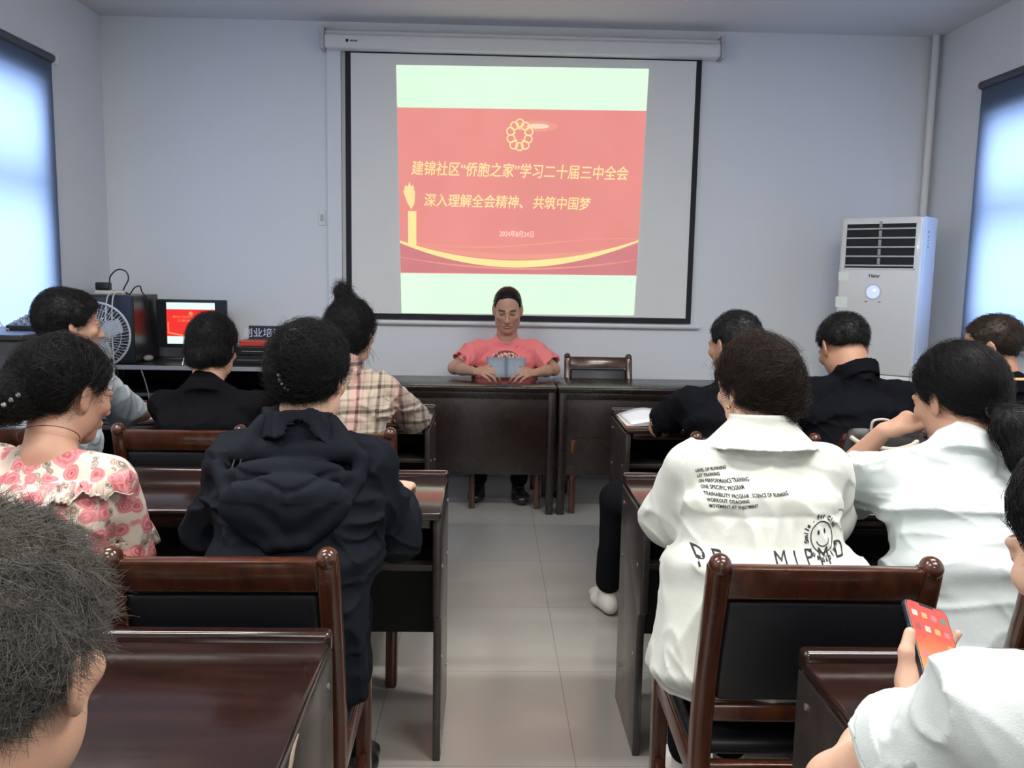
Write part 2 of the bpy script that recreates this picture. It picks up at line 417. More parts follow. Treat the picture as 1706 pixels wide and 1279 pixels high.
# emblem of interlaced rings
def ring(cx, cz, r0, r1, b, n=20):
    o_ = [b.bm.verts.new((cx+r1*math.cos(k*2*PI/n), 0, cz+r1*math.sin(k*2*PI/n))) for k in range(n)]
    i_ = [b.bm.verts.new((cx+r0*math.cos(k*2*PI/n), 0, cz+r0*math.sin(k*2*PI/n))) for k in range(n)]
    for k in range(n): b.bm.faces.new((o_[k], o_[(k+1) % n], i_[(k+1) % n], i_[k]))
ec = S(.492, v(.155)); b = MB()
for k in range(10):
    a = k*2*PI/10+PI/2
    rr = .060 if k % 2 else .064
    ring(rr*math.cos(a), rr*1.22*math.sin(a), .0205, .0295, b)
for k in range(5):
    a = k*2*PI/5+PI/2; c_ = (.036*math.cos(a), .036*1.15*math.sin(a)); ring(*c_, .0, .007, b)
for vtx in b.bm.verts: vtx.co += Vector((ec.x, SY-.0045, ec.z))
sbuild(b, 'emblem', M_sl_y, pic)
def bold(me, w):
    bm = bmesh.new(); bm.from_mesh(me); vv = bm.verts[:]+bm.edges[:]+bm.faces[:]
    for k, (dx, dy) in enumerate(((w, 0), (0, w), (w, w))):
        r_ = bmesh.ops.duplicate(bm, geom=vv)
        bmesh.ops.translate(bm, vec=(dx, dy, .00012*(k+1)), verts=[g for g in r_['geom'] if isinstance(g, bmesh.types.BMVert)])
    bm.to_mesh(me); bm.free(); return me
def slide_text(body, u, vv, size, m, name, off, width):
    me = bold(text_mesh(body, size, shear=.12), off)
    xs = [q.co.x for q in me.vertices]; me.transform(Matrix.Diagonal((width/(max(xs)-min(xs)), 1, 1, 1)))
    c_ = S(u, vv); me.transform(OFF @ Matrix.Translation((c_.x, SY-.005, c_.z)) @ Matrix.Rotation(R(.3), 4, 'Y') @ Matrix.Rotation(PI/2, 4, 'X')); me.materials.clear()
    link(name, me, m, pic)
slide_text('建锦社区“侨胞之家”学习二十届三中全会', .495, v(.375), .098, M_sl_y, 'title_line', .0022, 1.44)
slide_text('深入理解全会精神、', .321, v(.562), .090, M_sl_y, 'title_line', .0022, .655)
slide_text('共筑中国梦', .669, v(.568), .090, M_sl_y, 'title_line', .0022, .386)
slide_text('2024年8月24日', .487, v(.755), .046, emit('slide_date', (.95, .55, .42), .95), 'date_line', .001, .23)

# ------------------------------------------------------------------ furniture
M_desk = wood('mahogany_desk', (.009, .0042, .0035), (.032, .013, .010), .17, coat=.5)
M_desk2 = wood('dark_table', (.011, .006, .005), (.016, .009, .0075), .27, coat=.12)
M_panel = wood('desk_end_panel', (.020, .016, .015), (.045, .035, .031), .34)
M_chair = wood('chair_wood', (.034, .010, .006), (.095, .029, .012), .22, (9, 9, 1.4), .35)
M_seat = plain('black_leatherette', (.006, .0065, .0095), .42, bump=.15, scale=18)
M_dark = plain('desk_inside', (.006, .0055, .006), .6)
M_cap = plain('screw_cap', (.35, .31, .28), .3, .6)

def make_chair():
    c = empty('wooden_chair')
    W, T = .22, .046                      # half width, post thickness
    prof = [(-.085, .01), (-.045, .25), (-.02, .44), (-.035, .60), (-.075, .76), (-.115, .885)]   # (y, z) of the rear posts
    def py(z): return float(np.interp(z, [q[1] for q in prof], [q[0] for q in prof]))
    for s in (-1, 1):
        zz = np.linspace(.0, .885, 22); b = MB()
        ys = np.interp(zz, [q[1] for q in prof], [q[0] for q in prof]); ys = np.convolve(np.pad(ys, 2, 'edge'), np.ones(5)/5, 'valid')
        front = [(y_+T*.52, z) for y_, z in zip(ys, zz)]; back = [(y_-T*.52, z) for y_, z in zip(ys, zz)]
        b.prism(front+back[::-1], s*(W-T/2)-T*.43, s*(W-T/2)+T*.43, 'x', .009)
        b.sph((s*(W-T/2), -.115, .886), .0245, 18, (.86, 1.05, .88))
        b.build('back_post', M_chair, c, angle=50)
    def rail(z0, z1, name, th=.032, m=M_chair, bev=.008, wd=W-T*.8, o=None):
        b = MB(); y0, y1 = py(z0), py(z1)
        b.prism([(y0-th/2, z0), (y0+th/2, z0), (y1+th/2, z1), (y1-th/2, z1)], -wd, wd, 'x', bev)
        return b.build(name, m, o or c, angle=50)
    rail(.815, .885, 'top_rail', .036)
    rail(.535, .575, 'lower_rail', .028)
    cush = rail(.585, .812, 'backrest', .034, M_seat, .012, W-T*.9)
    for s in (-1, 1):
        MB().box((s*(W-.024)-.016, -.02, .385), (s*(W-.024)+.016, .42, .445), .006).build('side_rail', M_chair, c, angle=50)
        MB().prism([(.385, 0), (.42, 0), (.432, .445), (.385, .445)], s*(W-.024)-.018, s*(W-.024)+.018, 'x', .005).build('front_leg', M_chair, c, angle=50)
        MB().box((s*(W-.024)-.011, -.06, .17), (s*(W-.024)+.011, .39, .205), .004).build('stretcher', M_chair, c, angle=50)
    MB().box((-W+.03, .395, .375), (W-.03, .42, .44), .005).build('front_rail', M_chair, c, angle=50)
    MB().box((-W+.03, -.03, .385), (W-.03, -.005, .44), .005).build('rear_rail', M_chair, c, angle=50)
    MB().box((-W+.012, -.005, .44), (W-.012, .43, .478), .018, seg=4).build('seat', M_seat, c, angle=60)
    return c
chair_proto = make_chair(); _first = [True]
def chair(x, ytop, rz, label):
    o = chair_proto if _first[0] else copy_tree(chair_proto)
    _first[0] = False
    o.location = (x+.115*math.sin(-rz)*1, ytop+.115*math.cos(rz), 0); o.rotation_euler = (0, 0, rz)
    tag(o, label, 'chair', 'dark wooden chairs with black backs'); return o
chair(-.490, 1.556, R(1.0), 'empty dark wooden chair back in the foreground behind the hooded navy jacket')
chair(.632, 1.54, R(-1.0), 'dark wooden chair in the foreground behind the white printed shirt')
chair(-1.005, 2.812, 0, 'dark wooden chair behind the person in the plain black top, left block')
chair(-.515, 2.80, 0, 'dark wooden chair behind the woman in the plaid shirt')
chair(-1.60, 2.82, 0, 'dark wooden chair at the far left under the person in the grey blue T-shirt')
chair(.885, 2.80, 0, 'dark wooden chair under the man in black at the aisle, right block')
chair(1.39, 2.80, 0, 'dark wooden chair under the broad man in the black polo')
chair(1.94, 2.80, 0, 'dark wooden chair under the man at the right window')
chair(-1.17, 1.56, R(2), 'dark wooden chair under the woman in the rose print blouse')
chair(1.22, 1.50, R(-4), 'dark wooden chair with slanted post behind the woman in the white T-shirt')
chair(.70, 5.50+.03, PI, 'empty dark wooden chair behind the head table beside the man in pink')
chair(.105, 5.62, PI, 'dark wooden chair the man in pink sits on behind the head table')
chair(-.50, .22, 0, 'dark wooden chair under the grey haired man at bottom left')
chair(.66, .30, R(8), 'dark wooden chair under the woman holding the phone')

def desk(x0, x1, y0, y1, label, aisle, m=M_desk):
    """student desk: y0 the sitter's edge, y1 the far edge with the raised ledge; aisle -1/+1 tells which end shows"""
    d = empty('long_desk', ((x0+x1)/2, (y0+y1)/2, 0)); cx, cy = (x0+x1)/2, (y0+y1)/2
    tag(d, label, 'desk', 'long dark wooden desks'); hx, hy = (x1-x0)/2, (y1-y0)/2
    MB().box((-hx, -hy, .735), (hx, hy-.025, .76), .007).build('desktop', m, d, angle=50)
    MB().box((-hx, hy-.03, .735), (hx, hy+.004, .778), .010, seg=4).build('raised_ledge', m, d, angle=50)
    MB().box((-hx+.03, -hy+.012, .71), (hx-.03, -hy+.034, .736), .004).build('front_apron', m, d, angle=50)
    for s in (-1, 1):
        xo = s*(hx-.012)
        poly = [(-hy+.01, .735), (hy, .735), (hy, 0), (-hy+.055, 0), (-hy+.055, .40), (-hy+.045, .44), (-hy+.02, .455)]
        MB().prism(poly, xo-.011, xo+.011, 'x', .003).build('side_panel', M_panel, d, angle=50)
        b = MB()
        for yy, zz in ((hy-.05, .69), (-hy+.08, .58), (hy-.06, .52), (-hy+.1, .30), (hy-.05, .14)):
            b.cyl((xo+s*.009, yy, zz), (xo+s*.0135, yy, zz), .006, seg=12)
        b.build('screw_cap', M_cap, d)
    MB().box((-hx+.024, -hy+.05, .575), (hx-.024, hy-.03, .593), .003).build('shelf', M_panel, d)
    MB().box((-hx+.024, hy-.055, .25), (hx-.024, hy-.035, .73), .002).build('modesty_panel', M_dark, d)
    MB().box((-hx+.024, hy-.10, .38), (hx-.024, hy-.056, .56), .002).build('rear_board', M_dark, d)
    return d
mid_desk = desk(-2.05, -.124, 2.315, 2.755, 'long dark desk in the middle row in front of the navy jacket', 1)
desk(.441, 2.40, 2.345, 2.755, 'long dark desk in the middle row in front of the white shirts', -1)
desk(-1.95, -.250, 3.70, 4.14, 'long dark desk in the front row left of the aisle at the plaid shirt', 1)
desk(.594, 2.55, 3.65, 4.12, 'long dark desk in the front row right of the aisle with open booklet', -1)
near_desk = desk(-1.75, -.273, 1.02, 1.50, 'dark desk nearest the viewer at bottom left with worn corner', 1)
desk(.550, 2.1, .98, 1.435, 'dark desk nearest the viewer at bottom right behind the phone', -1)

def head_table(x0, x1, label):
    y0, y1 = 4.955, 5.43; hx, hy = (x1-x0)/2, (y1-y0)/2
    d = empty('head_table', ((x0+x1)/2, (y0+y1)/2, 0)); tag(d, label, 'table', 'dark head tables')
    MB().box((-hx+.001, -hy, .728), (hx-.001, hy, .76), .008).build('tabletop', M_desk2, d, angle=50)
    MB().box((-hx+.015, -hy+.014, .69), (hx-.015, -hy+.034, .729), .004).build('apron', M_desk2, d, angle=50)
    for s in (-1, 1):
        for t in (-1, 1):
            xo, yo = s*(hx-.032), t*(hy-.032)
            MB().box((xo-.022, yo-.022, 0), (xo+.022, yo+.022, .73), .005).build('leg', M_desk2, d, angle=50)
    MB().box((-hx+.05, -hy+.03, .235), (hx-.05, -hy+.05, .70), .003).build('modesty_panel', M_desk2, d, angle=50)
    MB().box((-hx+.05, -hy+.05, .60), (hx-.05, hy-.05, .615), .002).build('shelf', M_desk2, d)
    return d
head_table(-.80, .40, 'dark polished head table where the man in pink reads')
head_table(.402, 1.60, 'dark polished head table in front of the empty chair')

M_chip = plain('bare_wood', (.42, .34, .24), .8, var=.3, scale=90)
def chip(d, pts, x):
    cx, cy = d.location.x, d.location.y
    o = MB().prism([(y-cy, z) for y, z in pts], x-cx, x-cx+.0022, 'x').build('worn_patch', M_chip, d); o['label'] = 'pale bare wood where the edge is chipped'
chip(near_desk, [(1.150, .716), (1.166, .730), (1.186, .7345), (1.214, .7345), (1.200, .731), (1.186, .726), (1.172, .713), (1.158, .709)], -.2742)
chip(mid_desk, [(2.372, .035), (2.388, .012), (2.400, .045), (2.390, .06), (2.378, .095)], -.1252)

# ------------------------------------------------------------------ equipment at the front left
def bez(pts, n=10):
    """smooth curve through points (Catmull-Rom)"""
    P = [Vector(p) for p in pts]; P = [2*P[0]-P[1]]+P+[2*P[-1]-P[-2]]; out = []
    for i in range(1, len(P)-2):
        for k in range(n):
            t = k/n
            out.append(.5*((2*P[i])+(P[i+1]-P[i-1])*t+(2*P[i-1]-5*P[i]+4*P[i+1]-P[i+2])*t*t+(3*P[i]-P[i-1]-3*P[i+1]+P[i+2])*t**3))
    return out+[P[-2]]
M_av = plain('av_black', (.012, .012, .014), .3)
M_edge = plain('grey_edging', (.30, .31, .32), .3)
av = empty('equipment_desk', (-1.85, 5.57, 0)); tag(av, 'black equipment desk with open shelves along the front wall under the monitor', 'desk')
b = MB()
b.box((-.66, -.28, .785), (.64, .28, .815), .004).build('desktop', M_av, av)
MB().box((-.66, -.289, .787), (.64, -.279, .813), .002).build('edge_strip', M_edge, av)
for x in (-.64, .06, .62): MB().box((x-.012, -.26, 0), (x+.012, .28, .785), .002).build('side_panel', M_av, av)
for z in (.62, .33):
    MB().box((-.63, -.25, z), (.61, .27, z+.02), .002).build('shelf', M_av, av)
    MB().box((-.63, -.257, z), (.61, -.25, z+.02), .002).build('edge_strip', plain('dull_edging', (.09, .09, .1), .4), av)
MB().box((-.63, .26, .05), (.61, .28, .785)).build('back_panel', M_dark, av)

tw = empty('computer_tower', (-2.325, 5.56, .815)); tag(tw, 'black computer tower carrying a white power strip on the equipment desk', 'computer')
MB().box((-.15, -.2, 0), (.155, .2, .415), .008).build('case', M_av, tw)
MB().box((-.145, -.212, .01), (.0, -.199, .405), .005).build('front_panel', plain('tower_front', (.045, .05, .06), .35), tw)
MB().box((.012, -.204, .02), (.15, -.199, .40), .002).build('side_door', M_black, tw)
MB().sph((-.035, -.213, .27), .010, 12, (1, .4, 1)).build('power_button', M_chrome, tw)
st = empty('power_strip', (-2.36, 5.50, 1.230)); tag(st, 'white power strip lying on top of the black computer tower', 'power strip')
MB().box((-.09, -.03, 0), (.09, .03, .026), .006).build('strip_body', plain('strip_white', (.70, .66, .58), .5), st, angle=50)
b = MB()
for k in range(4): b.box((-.075+k*.042, -.012, .0255), (-.055+k*.042, .012, .0275), .001)
b.build('socket', M_dkgrey, st)
def cable(name, pts, r, m, label, n=10): return tag(MB().tube(bez(pts, n), r).build(name, m, smooth=True), label, 'cable')
M_wc = plain('white_cable', (.62, .60, .55), .5)
tag(MB().box((-2.45, 5.48, 1.2575), (-2.365, 5.53, 1.305), .006).build('power_adapter', M_black, angle=50), 'small black plug adapter standing on the white power strip', 'adapter')
cable('black_cable', [(-2.37, 5.505, 1.30), (-2.36, 5.5, 1.345), (-2.315, 5.5, 1.385), (-2.265, 5.5, 1.375), (-2.25, 5.5, 1.33), (-2.275, 5.5, 1.28), (-2.285, 5.5, 1.257)], .0045, M_black, 'looping black cable rising from the power strip')
cable('black_cable', [(-2.27, 5.5, 1.245), (-2.245, 5.5, 1.236), (-2.215, 5.5, 1.275), (-2.185, 5.51, 1.285), (-2.178, 5.52, 1.25), (-2.16, 5.545, 1.21), (-2.162, 5.55, 1.15)], .004, M_black, 'short bent black cable over the right edge of the computer tower')
cable('white_cable', [(-2.28, 5.465, 1.243), (-2.277, 5.33, 1.22), (-2.270, 5.28, 1.0), (-2.262, 5.27, .82), (-2.268, 5.26, .6), (-2.28, 5.26, .15), (-2.25, 5.26, .01)], .0042, M_wc, 'white cable hanging in front of the computer tower, right one of two')
cable('white_cable', [(-2.31, 5.465, 1.243), (-2.312, 5.335, 1.22), (-2.308, 5.285, 1.05), (-2.29, 5.26, .85), (-2.29, 5.255, .55), (-2.32, 5.25, .1), (-2.36, 5.25, .008)], .0042, M_wc, 'white cable hanging in front of the computer tower, left one of two')
cable('grey_cable', [(-2.1, 5.27, .785), (-2.07, 5.26, .70), (-2.055, 5.26, .60), (-2.08, 5.27, .50), (-2.18, 5.28, .44)], .004, plain('grey_cable', (.2, .2, .2), .5), 'thin grey cable looping in front of the equipment desk shelves')

mo = empty('computer_monitor', (-1.93, 5.68, .815)); tag(mo, 'black computer monitor showing the red slide on the equipment desk', 'monitor')
MB().box((-.225, 0, .075), (.225, .035, .385), .006).build('monitor_case', M_black, mo)
MB().box((-.03, .012, .01), (.03, .03, .12), .003).build('stand_neck', M_black, mo)
MB().box((-.13, -.09, 0), (.13, .09, .012), .004).build('stand_foot', plain('stand_grey', (.04, .042, .045), .3), mo)
ms = MB().box((-.158, -.002, .098), (.152, -.0005, .366)).build('screen', emit('monitor_white', (.80, .98, .93), 1.0, (.05, .05, .05)), mo)
M_mr = emit('monitor_red', (.90, .035, .03), 1.0, (.05, .01, .01)); M_mo = emit('monitor_orange', (.95, .28, .10), 1.0, (.05, .02, .01))
MB().box((-.158, -.0032, .147), (.152, -.0022, .322)).build('slide', M_mr, ms)
b = MB(); b.cyl((-.002, -.0034, .296), (-.002, -.0042, .296), .013, seg=20)
b.sheet([[(-.155+.31*i/24, -.004, .178-.022*math.sin(PI*i/24)) for i in range(25)], [(-.155+.31*i/24, -.004, .168-.022*math.sin(PI*i/24)) for i in range(25)]])
b.box((-.152, -.0042, .18), (-.145, -.0036, .24)); b.build('slide_art', M_mo, ms)
for zz, w_, tx in ((.272, .23, '建锦社区“侨胞之家”学习二十届三中全会'), (.248, .17, '深入理解全会精神、共筑中国梦')):
    me = text_mesh(tx, .017); xs = [q.co.x for q in me.vertices]; me.transform(Matrix.Diagonal((w_/(max(xs)-min(xs)), 1, 1, 1)))
    me.transform(Matrix.Translation((-.003, -.0042, zz)) @ Matrix.Rotation(PI/2, 4, 'X')); me.materials.clear(); link('slide_text', me, M_mo, ms)
mk = empty('computer_mouse', (-2.145, 5.50, .815)); tag(mk, 'small grey mouse on the equipment desk beside the monitor foot', 'mouse')
MB().sph((0, 0, .0205), .045, 16, (.62, 1, .45)).build('mouse_body', plain('mouse_grey', (.28, .29, .3), .4), mk, True)
dv = empty('media_player', (-1.42, 5.58, .815)); tag(dv, 'black media player box with silver line on the equipment desk', 'media player')
MB().box((-.19, -.15, .0), (.17, .15, .052), .004).build('lower_unit', M_black, dv)
MB().box((-.19, -.155, .056), (.17, .15, .108), .004).build('upper_unit', M_av, dv)
MB().box((-.12, -.158, .078), (.10, -.154, .082), .001).build('silver_line', M_chrome, dv)
MB().box((-.15, -.154, .024), (.05, -.150, .027), .001).build('silver_line', M_edge, dv)
MB().sph((.13, -.156, .03), .01, 10, (1, .4, 1)).build('knob', M_chrome, dv)
rb = empty('red_box', (-1.47, 5.55, .923)); tag(rb, 'flat red box lying on the black media player', 'box')
MB().box((-.1, -.07, 0), (.12, .07, .03), .005).build('box_body', plain('red_card', (.55, .05, .03), .5), rb)
MB().box((-.101, -.071, .022), (.121, .071, .034), .003).build('lid', plain('red_lid', (.62, .08, .04), .45), rb)
pl = empty('name_plate', (-1.44, 5.60, .957)); tag(pl, 'dark blue plate with white Chinese letters standing on the red box', 'sign')
MB().box((-.10, -.006, 0), (.19, .006, .088), .003).build('plate', plain('plate_blue', (.02, .028, .055), .35), pl)
MB().box((-.1, -.03, 0), (.19, .03, .006), .002).build('plate_foot', M_dkgrey, pl)
wall_text('创业培训', .062, (-.01+.0, -.0068, .04), plain('plate_white', (.75, .8, .9), .5), 'lettering', pl)

# pedestal fan
fn = empty('pedestal_fan', (-2.07, 4.62, 0)); tag(fn, 'grey pedestal fan with wire grille standing at the left beside the computer tower', 'fan')
M_fan = plain('fan_grey', (.42, .45, .47), .4); M_blade = plain('fan_blade', (.33, .37, .42), .3)
MB().cyl((0, 0, 0), (0, 0, .03), .19, .17, 32).build('base', M_fan, fn, angle=40)
MB().cyl((0, 0, .03), (0, 0, .95), .016).build('pole', M_chrome, fn, angle=40)
fx = Matrix.Translation((0, 0, 1.045)) @ Matrix.Rotation(R(10), 4, 'Z') @ Matrix.Rotation(R(-3), 4, 'X')
def fbuild(mb, name, m, par, **k):
    bmesh.ops.transform(mb.bm, matrix=fx, verts=mb.bm.verts[:]); return mb.build(name, m, par, **k)
fbuild(MB().cyl((0, .0, 0), (0, .13, 0), .052, .04, 24).cyl((0, .04, -.12), (0, .05, 0), .02), 'motor_housing', M_fan, fn, angle=40)
FR = .172
b = MB()
for k in range(60):
    a = k*2*PI/60
    pr = [(.03, -.085), (.09, -.088), (.14, -.072), (.165, -.045), (FR, -.02)]
    b.tube([(math.cos(a+.25*r_/FR)*r_, y_, math.sin(a+.25*r_/FR)*r_) for r_, y_ in pr], .0014, 5)
for r_, y_ in ((.09, -.088), (.14, -.072)):
    b.tube([(math.cos(t)*r_, y_, math.sin(t)*r_) for t in np.linspace(0, 2*PI, 48, endpoint=False)], .0018, 6, True)
b.tube([(math.cos(t)*FR, -.02, math.sin(t)*FR) for t in np.linspace(0, 2*PI, 56, endpoint=False)], .006, 8, True)
b.cyl((0, -.092, 0), (0, -.08, 0), .036, seg=24)
g = fbuild(b, 'front_grille', M_fan, fn, angle=40); b = MB()
for k in range(36):
    a = k*2*PI/36
    b.tube([(math.cos(a)*r_, y_, math.sin(a)*r_) for r_, y_ in [(.05, .055), (.12, .05), (.165, .02), (FR, -.012)]], .0014, 5)
fbuild(b, 'rear_grille', M_fan, fn, smooth=True)
for k in range(4):
    a0 = k*PI/2+.4; gr = []
    for i in range(7):
        rr = .028+.118*i/6; w0 = .35+.35*math.sin(PI*min(1, i/5))*1.0
        gr.append([(math.cos(a0+w0*(j/5-.5)*1.6)*rr, -.035+.028*(j/5-.5), math.sin(a0+w0*(j/5-.5)*1.6)*rr) for j in range(6)])
    fbuild(MB().sheet(gr).solid(.002), 'blade', M_blade, fn, smooth=True)

# black lectern-like amplifier cabinet at the far left and what lies on it
cb = empty('amplifier_cabinet', (-2.235, 4.02, 0)); tag(cb, 'tall dark grey equipment cabinet at the left wall under the window', 'cabinet')
MB().box((-.24, -.25, 0), (.235, .25, 1.085), .008).build('cabinet_body', plain('cabinet_grey', (.030, .034, .042), .45), cb)
MB().box((-.245, -.262, 1.085), (.242, .258, 1.11), .006).build('cabinet_top', M_black, cb)
MB().box((-.22, -.256, .5), (.2, -.249, 1.02), .004).build('door', plain('cabinet_door', (.04, .045, .055), .4), cb)
MB().box((.14, -.262, .72), (.155, -.255, .84), .003).build('door_handle', M_chrome, cb)
wcam = empty('web_camera', (-2.175, 3.82, 1.11)); tag(wcam, 'small round white web camera on the dark cabinet at the left edge', 'camera')
MB().cyl((0, 0, 0), (0, 0, .012), .03, .022).build('foot', M_white, wcam, angle=40)
MB().sph((0, 0, .034), .030, 20).build('shell', M_white, wcam, True)
MB().cyl((.012, -.026, .034), (.016, -.032, .034), .012).build('lens', M_black, wcam, angle=40)
ro = empty('wireless_router', (-2.36, 4.05, 1.11)); tag(ro, 'small black router with one thin antenna on the dark cabinet', 'router')
MB().box((-.05, -.04, 0), (.05, .04, .09), .006).build('router_body', M_black, ro)
MB().tube([(-.01, 0, .09), (-.012, 0, .15), (.0, 0, .19), (.035, 0, .215)], .0035).build('antenna', M_dkgrey, ro)
lp = empty('mixing_console', (-2.13, 4.12, 1.11)); tag(lp, 'black wedge shaped mixing console on the dark cabinet by the blind', 'mixer')
MB().prism([(-.09, 0), (.09, 0), (.09, .06), (-.09, .022)], -.085, .09, 'x', .004).build('console_body', M_black, lp)
b = MB()
for i in range(4):
    for j in range(3): b.cyl((-.06+i*.04, -.05+j*.05, .028+.011*j), (-.06+i*.04, -.05+j*.05, .043+.011*j), .007, seg=10)
b.build('knob', M_edge, lp)
cable('white_wire', [(-2.30, 4.03, 1.112), (-2.27, 4.0, 1.17), (-2.235, 3.99, 1.18), (-2.21, 4.0, 1.13), (-2.20, 4.03, 1.113)], .003, M_wc, 'thin pale wire looping on the dark cabinet between router and console')

# ------------------------------------------------------------------ standing air conditioner in the right corner
ac = empty('air_conditioner', (2.46, 5.38, 0), R(-41)); tag(ac, 'tall white floor-standing air conditioner in the right corner', 'air conditioner')
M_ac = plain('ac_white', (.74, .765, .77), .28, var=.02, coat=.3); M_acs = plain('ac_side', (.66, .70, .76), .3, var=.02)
W, DP, H = .245, .155, 1.785
def rr(w, y0, y1, r, n=6):
    pts = []
    for cx, cy, a0 in ((w-r, y1-r, 0), (-w+r, y1-r, PI/2), (-w+r, y0+r, PI), (w-r, y0+r, 1.5*PI)):
        pts += [(cx+r*math.cos(a0+PI/2*k/n), cy+r*math.sin(a0+PI/2*k/n)) for k in range(n+1)]
    return pts
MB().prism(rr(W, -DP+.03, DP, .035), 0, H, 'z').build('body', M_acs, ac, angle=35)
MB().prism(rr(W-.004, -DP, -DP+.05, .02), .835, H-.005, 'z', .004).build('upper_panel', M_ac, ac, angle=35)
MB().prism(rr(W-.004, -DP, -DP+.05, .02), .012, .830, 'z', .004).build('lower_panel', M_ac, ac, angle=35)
MB().box((-W+.04, -DP-.001, 1.48), (W-.04, -DP+.004, 1.745)).build('vent_opening', M_bord, ac)
b = MB(); b.box((-W+.036, -DP-.006, 1.745), (W-.036, -DP, 1.752)).box((-W+.036, -DP-.006, 1.473), (W-.036, -DP, 1.48)).box((-W+.036, -DP-.006, 1.473), (-W+.044, -DP, 1.75)).box((W-.044, -DP-.006, 1.473), (W-.036, -DP, 1.75)); b.build('vent_frame', M_ac, ac)
for k in range(5):
    z = 1.49+.055*k
    MB().box((-W+.044, -DP-.012, z+.0), (W-.044, -DP-.001, z+.010), .002).build('louvre', plain('louvre_grey', (.46, .5, .5), .4), ac)
    MB().prism([(-DP-.009, z+.012), (-DP-.002, z+.012), (-DP-.002, z+.05), (-DP-.014, z+.05)], -.008, .008, 'x', .001).build('louvre_lever', plain('lever_grey', (.38, .41, .42), .4), ac)
dn = MB().cyl((-.02, -DP-.004, 1.335), (-.02, -DP+.002, 1.335), .048, seg=36).build('display', plain('display_ring', (.55, .60, .72), .3), ac, angle=40)
MB().cyl((-.02, -DP-.006, 1.335), (-.02, -DP-.003, 1.335), .040, seg=36).build('display_face', emit('display_glow', (.55, .68, .95), .7, (.5, .5, .6)), dn, angle=40)
MB().sph((-.012, -DP-.006, 1.345), .010, 12, (1, .3, 1)).build('display_light', emit('display_white', (.9, .95, 1), 1.0), dn, True)
wall_text('Haier', .030, (-.02, -DP-.0012, 1.432), plain('mark_blue', (.03, .035, .05), .4), 'maker_mark', ac, offset=.0008)
for xs in (-.06, .02): MB().box((xs-.008, -DP-.001, 1.272), (xs+.008, -DP, 1.277)).build('indicator', M_dkgrey, ac)
M_stk = plain('pale_sticker', (.84, .93, .86), .5, var=.05)
MB().box((-W+.008, -DP-.0012, 1.40), (-W+.07, -DP-.0002, 1.455)).build('sticker', M_stk, ac)
MB().box((-W+.0, -DP-.0012, 1.235), (-W+.072, -DP-.0002, 1.30)).build('sticker', M_stk, ac)
b = MB()
for k in range(17):
    for j in range(2):
        b.box((W-.045+j*.019, -DP-.001, .16+k*.036), (W-.030+j*.019, -DP+.003, .182+k*.036))
b.build('intake_grille', plain('grille_dark', (.09, .1, .11), .5), ac)
b = MB()
for z, h_ in ((1.69, .014), (1.665, .008), (1.645, .005), (1.625, .005), (1.605, .008)): b.box((W-.0005, -.06, z), (W+.001, -.045, z+h_))
b.build('side_label', M_dkgrey, ac)

# ------------------------------------------------------------------ paper on the desks
def booklet(name, x, y, z, rz, w, h, label, curl, pages=4):
    o = empty(name, (x, y, z), rz); tag(o, label, 'booklet')
    for k in range(pages):
        g = [[(-w/2+w*i/10, -h/2+h*j/4, .001+.0022*k+curl*(k+1)/pages*(math.sin(PI*i/10)**1.2)*(.55+.45*j/4)) for i in range(11)] for j in range(5)]
        MB().sheet(g).solid(-.0008).build('page', M_paper, o, smooth=True)
    return o
booklet('open_booklet', .735, 3.86, .760, R(3), .235, .30, 'open white booklet lying on the front row desk right of the aisle', .028)
tag(MB().box((.655-.05, 3.72, .7602), (.66, 4.02, .7612)).build('paper_sheet', plain('cream_paper', (.72, .74, .66), .8)), 'cream sheet under the open booklet on the front row desk', 'paper')
tag(MB().box((-.40, 3.72, .7602), (-.272, 3.97, .7614)).build('paper_sheet', plain('pale_green_paper', (.78, .92, .80), .8)), 'pale green sheet on the front row desk at the plaid shirt elbow', 'paper')

# ------------------------------------------------------------------ organic modelling: signed distances turned into one mesh
F32 = np.float32
def vec(*a): return np.array(a, float)
def nrm(a): a = np.asarray(a, float); return a/np.linalg.norm(a)
def smin(a, b, k):
    h = np.clip(.5+.5*(b-a)/k, 0, 1); return b+(a-b)*h-k*h*(1-h)
def smax(a, b, k): return -smin(-a, -b, k)
def _hash(ix, iy, iz):
    h = (ix*374761393+iy*668265263+iz*2147483647//3) & 0xffffffff
    h = ((h ^ (h >> 13))*1274126177) & 0xffffffff
    return ((h ^ (h >> 16)) & 0xffff)/32768.0-1
def vnoise(x, y, z):
    x, y, z = np.broadcast_arrays(x, y, z)
    ix, iy, iz = (np.floor(a).astype(np.int64) for a in (x, y, z))
    fx_, fy, fz = x-ix, y-iy, z-iz
    fx_, fy, fz = (a*a*(3-2*a) for a in (fx_, fy, fz))
    r = 0
    for dx in (0, 1):
        for dy in (0, 1):
            for dz in (0, 1):
                r = r + _hash(ix+dx, iy+dy, iz+dz)*(fx_ if dx else 1-fx_)*(fy if dy else 1-fy)*(fz if dz else 1-fz)
    return r
def rcone(a, b, ra, rb):
    a, b = np.asarray(a, float), np.asarray(b, float); d = b-a; L = float(d@d)+1e-12
    def f(x, y, z):
        X, Y, Z = x-a[0], y-a[1], z-a[2]
        t = np.clip((X*d[0]+Y*d[1]+Z*d[2])/L, 0, 1)
        return np.sqrt((X-t*d[0])**2+(Y-t*d[1])**2+(Z-t*d[2])**2)-(ra+(rb-ra)*t)
    r = max(ra, rb)
    return f, np.minimum(a, b)-r, np.maximum(a, b)+r
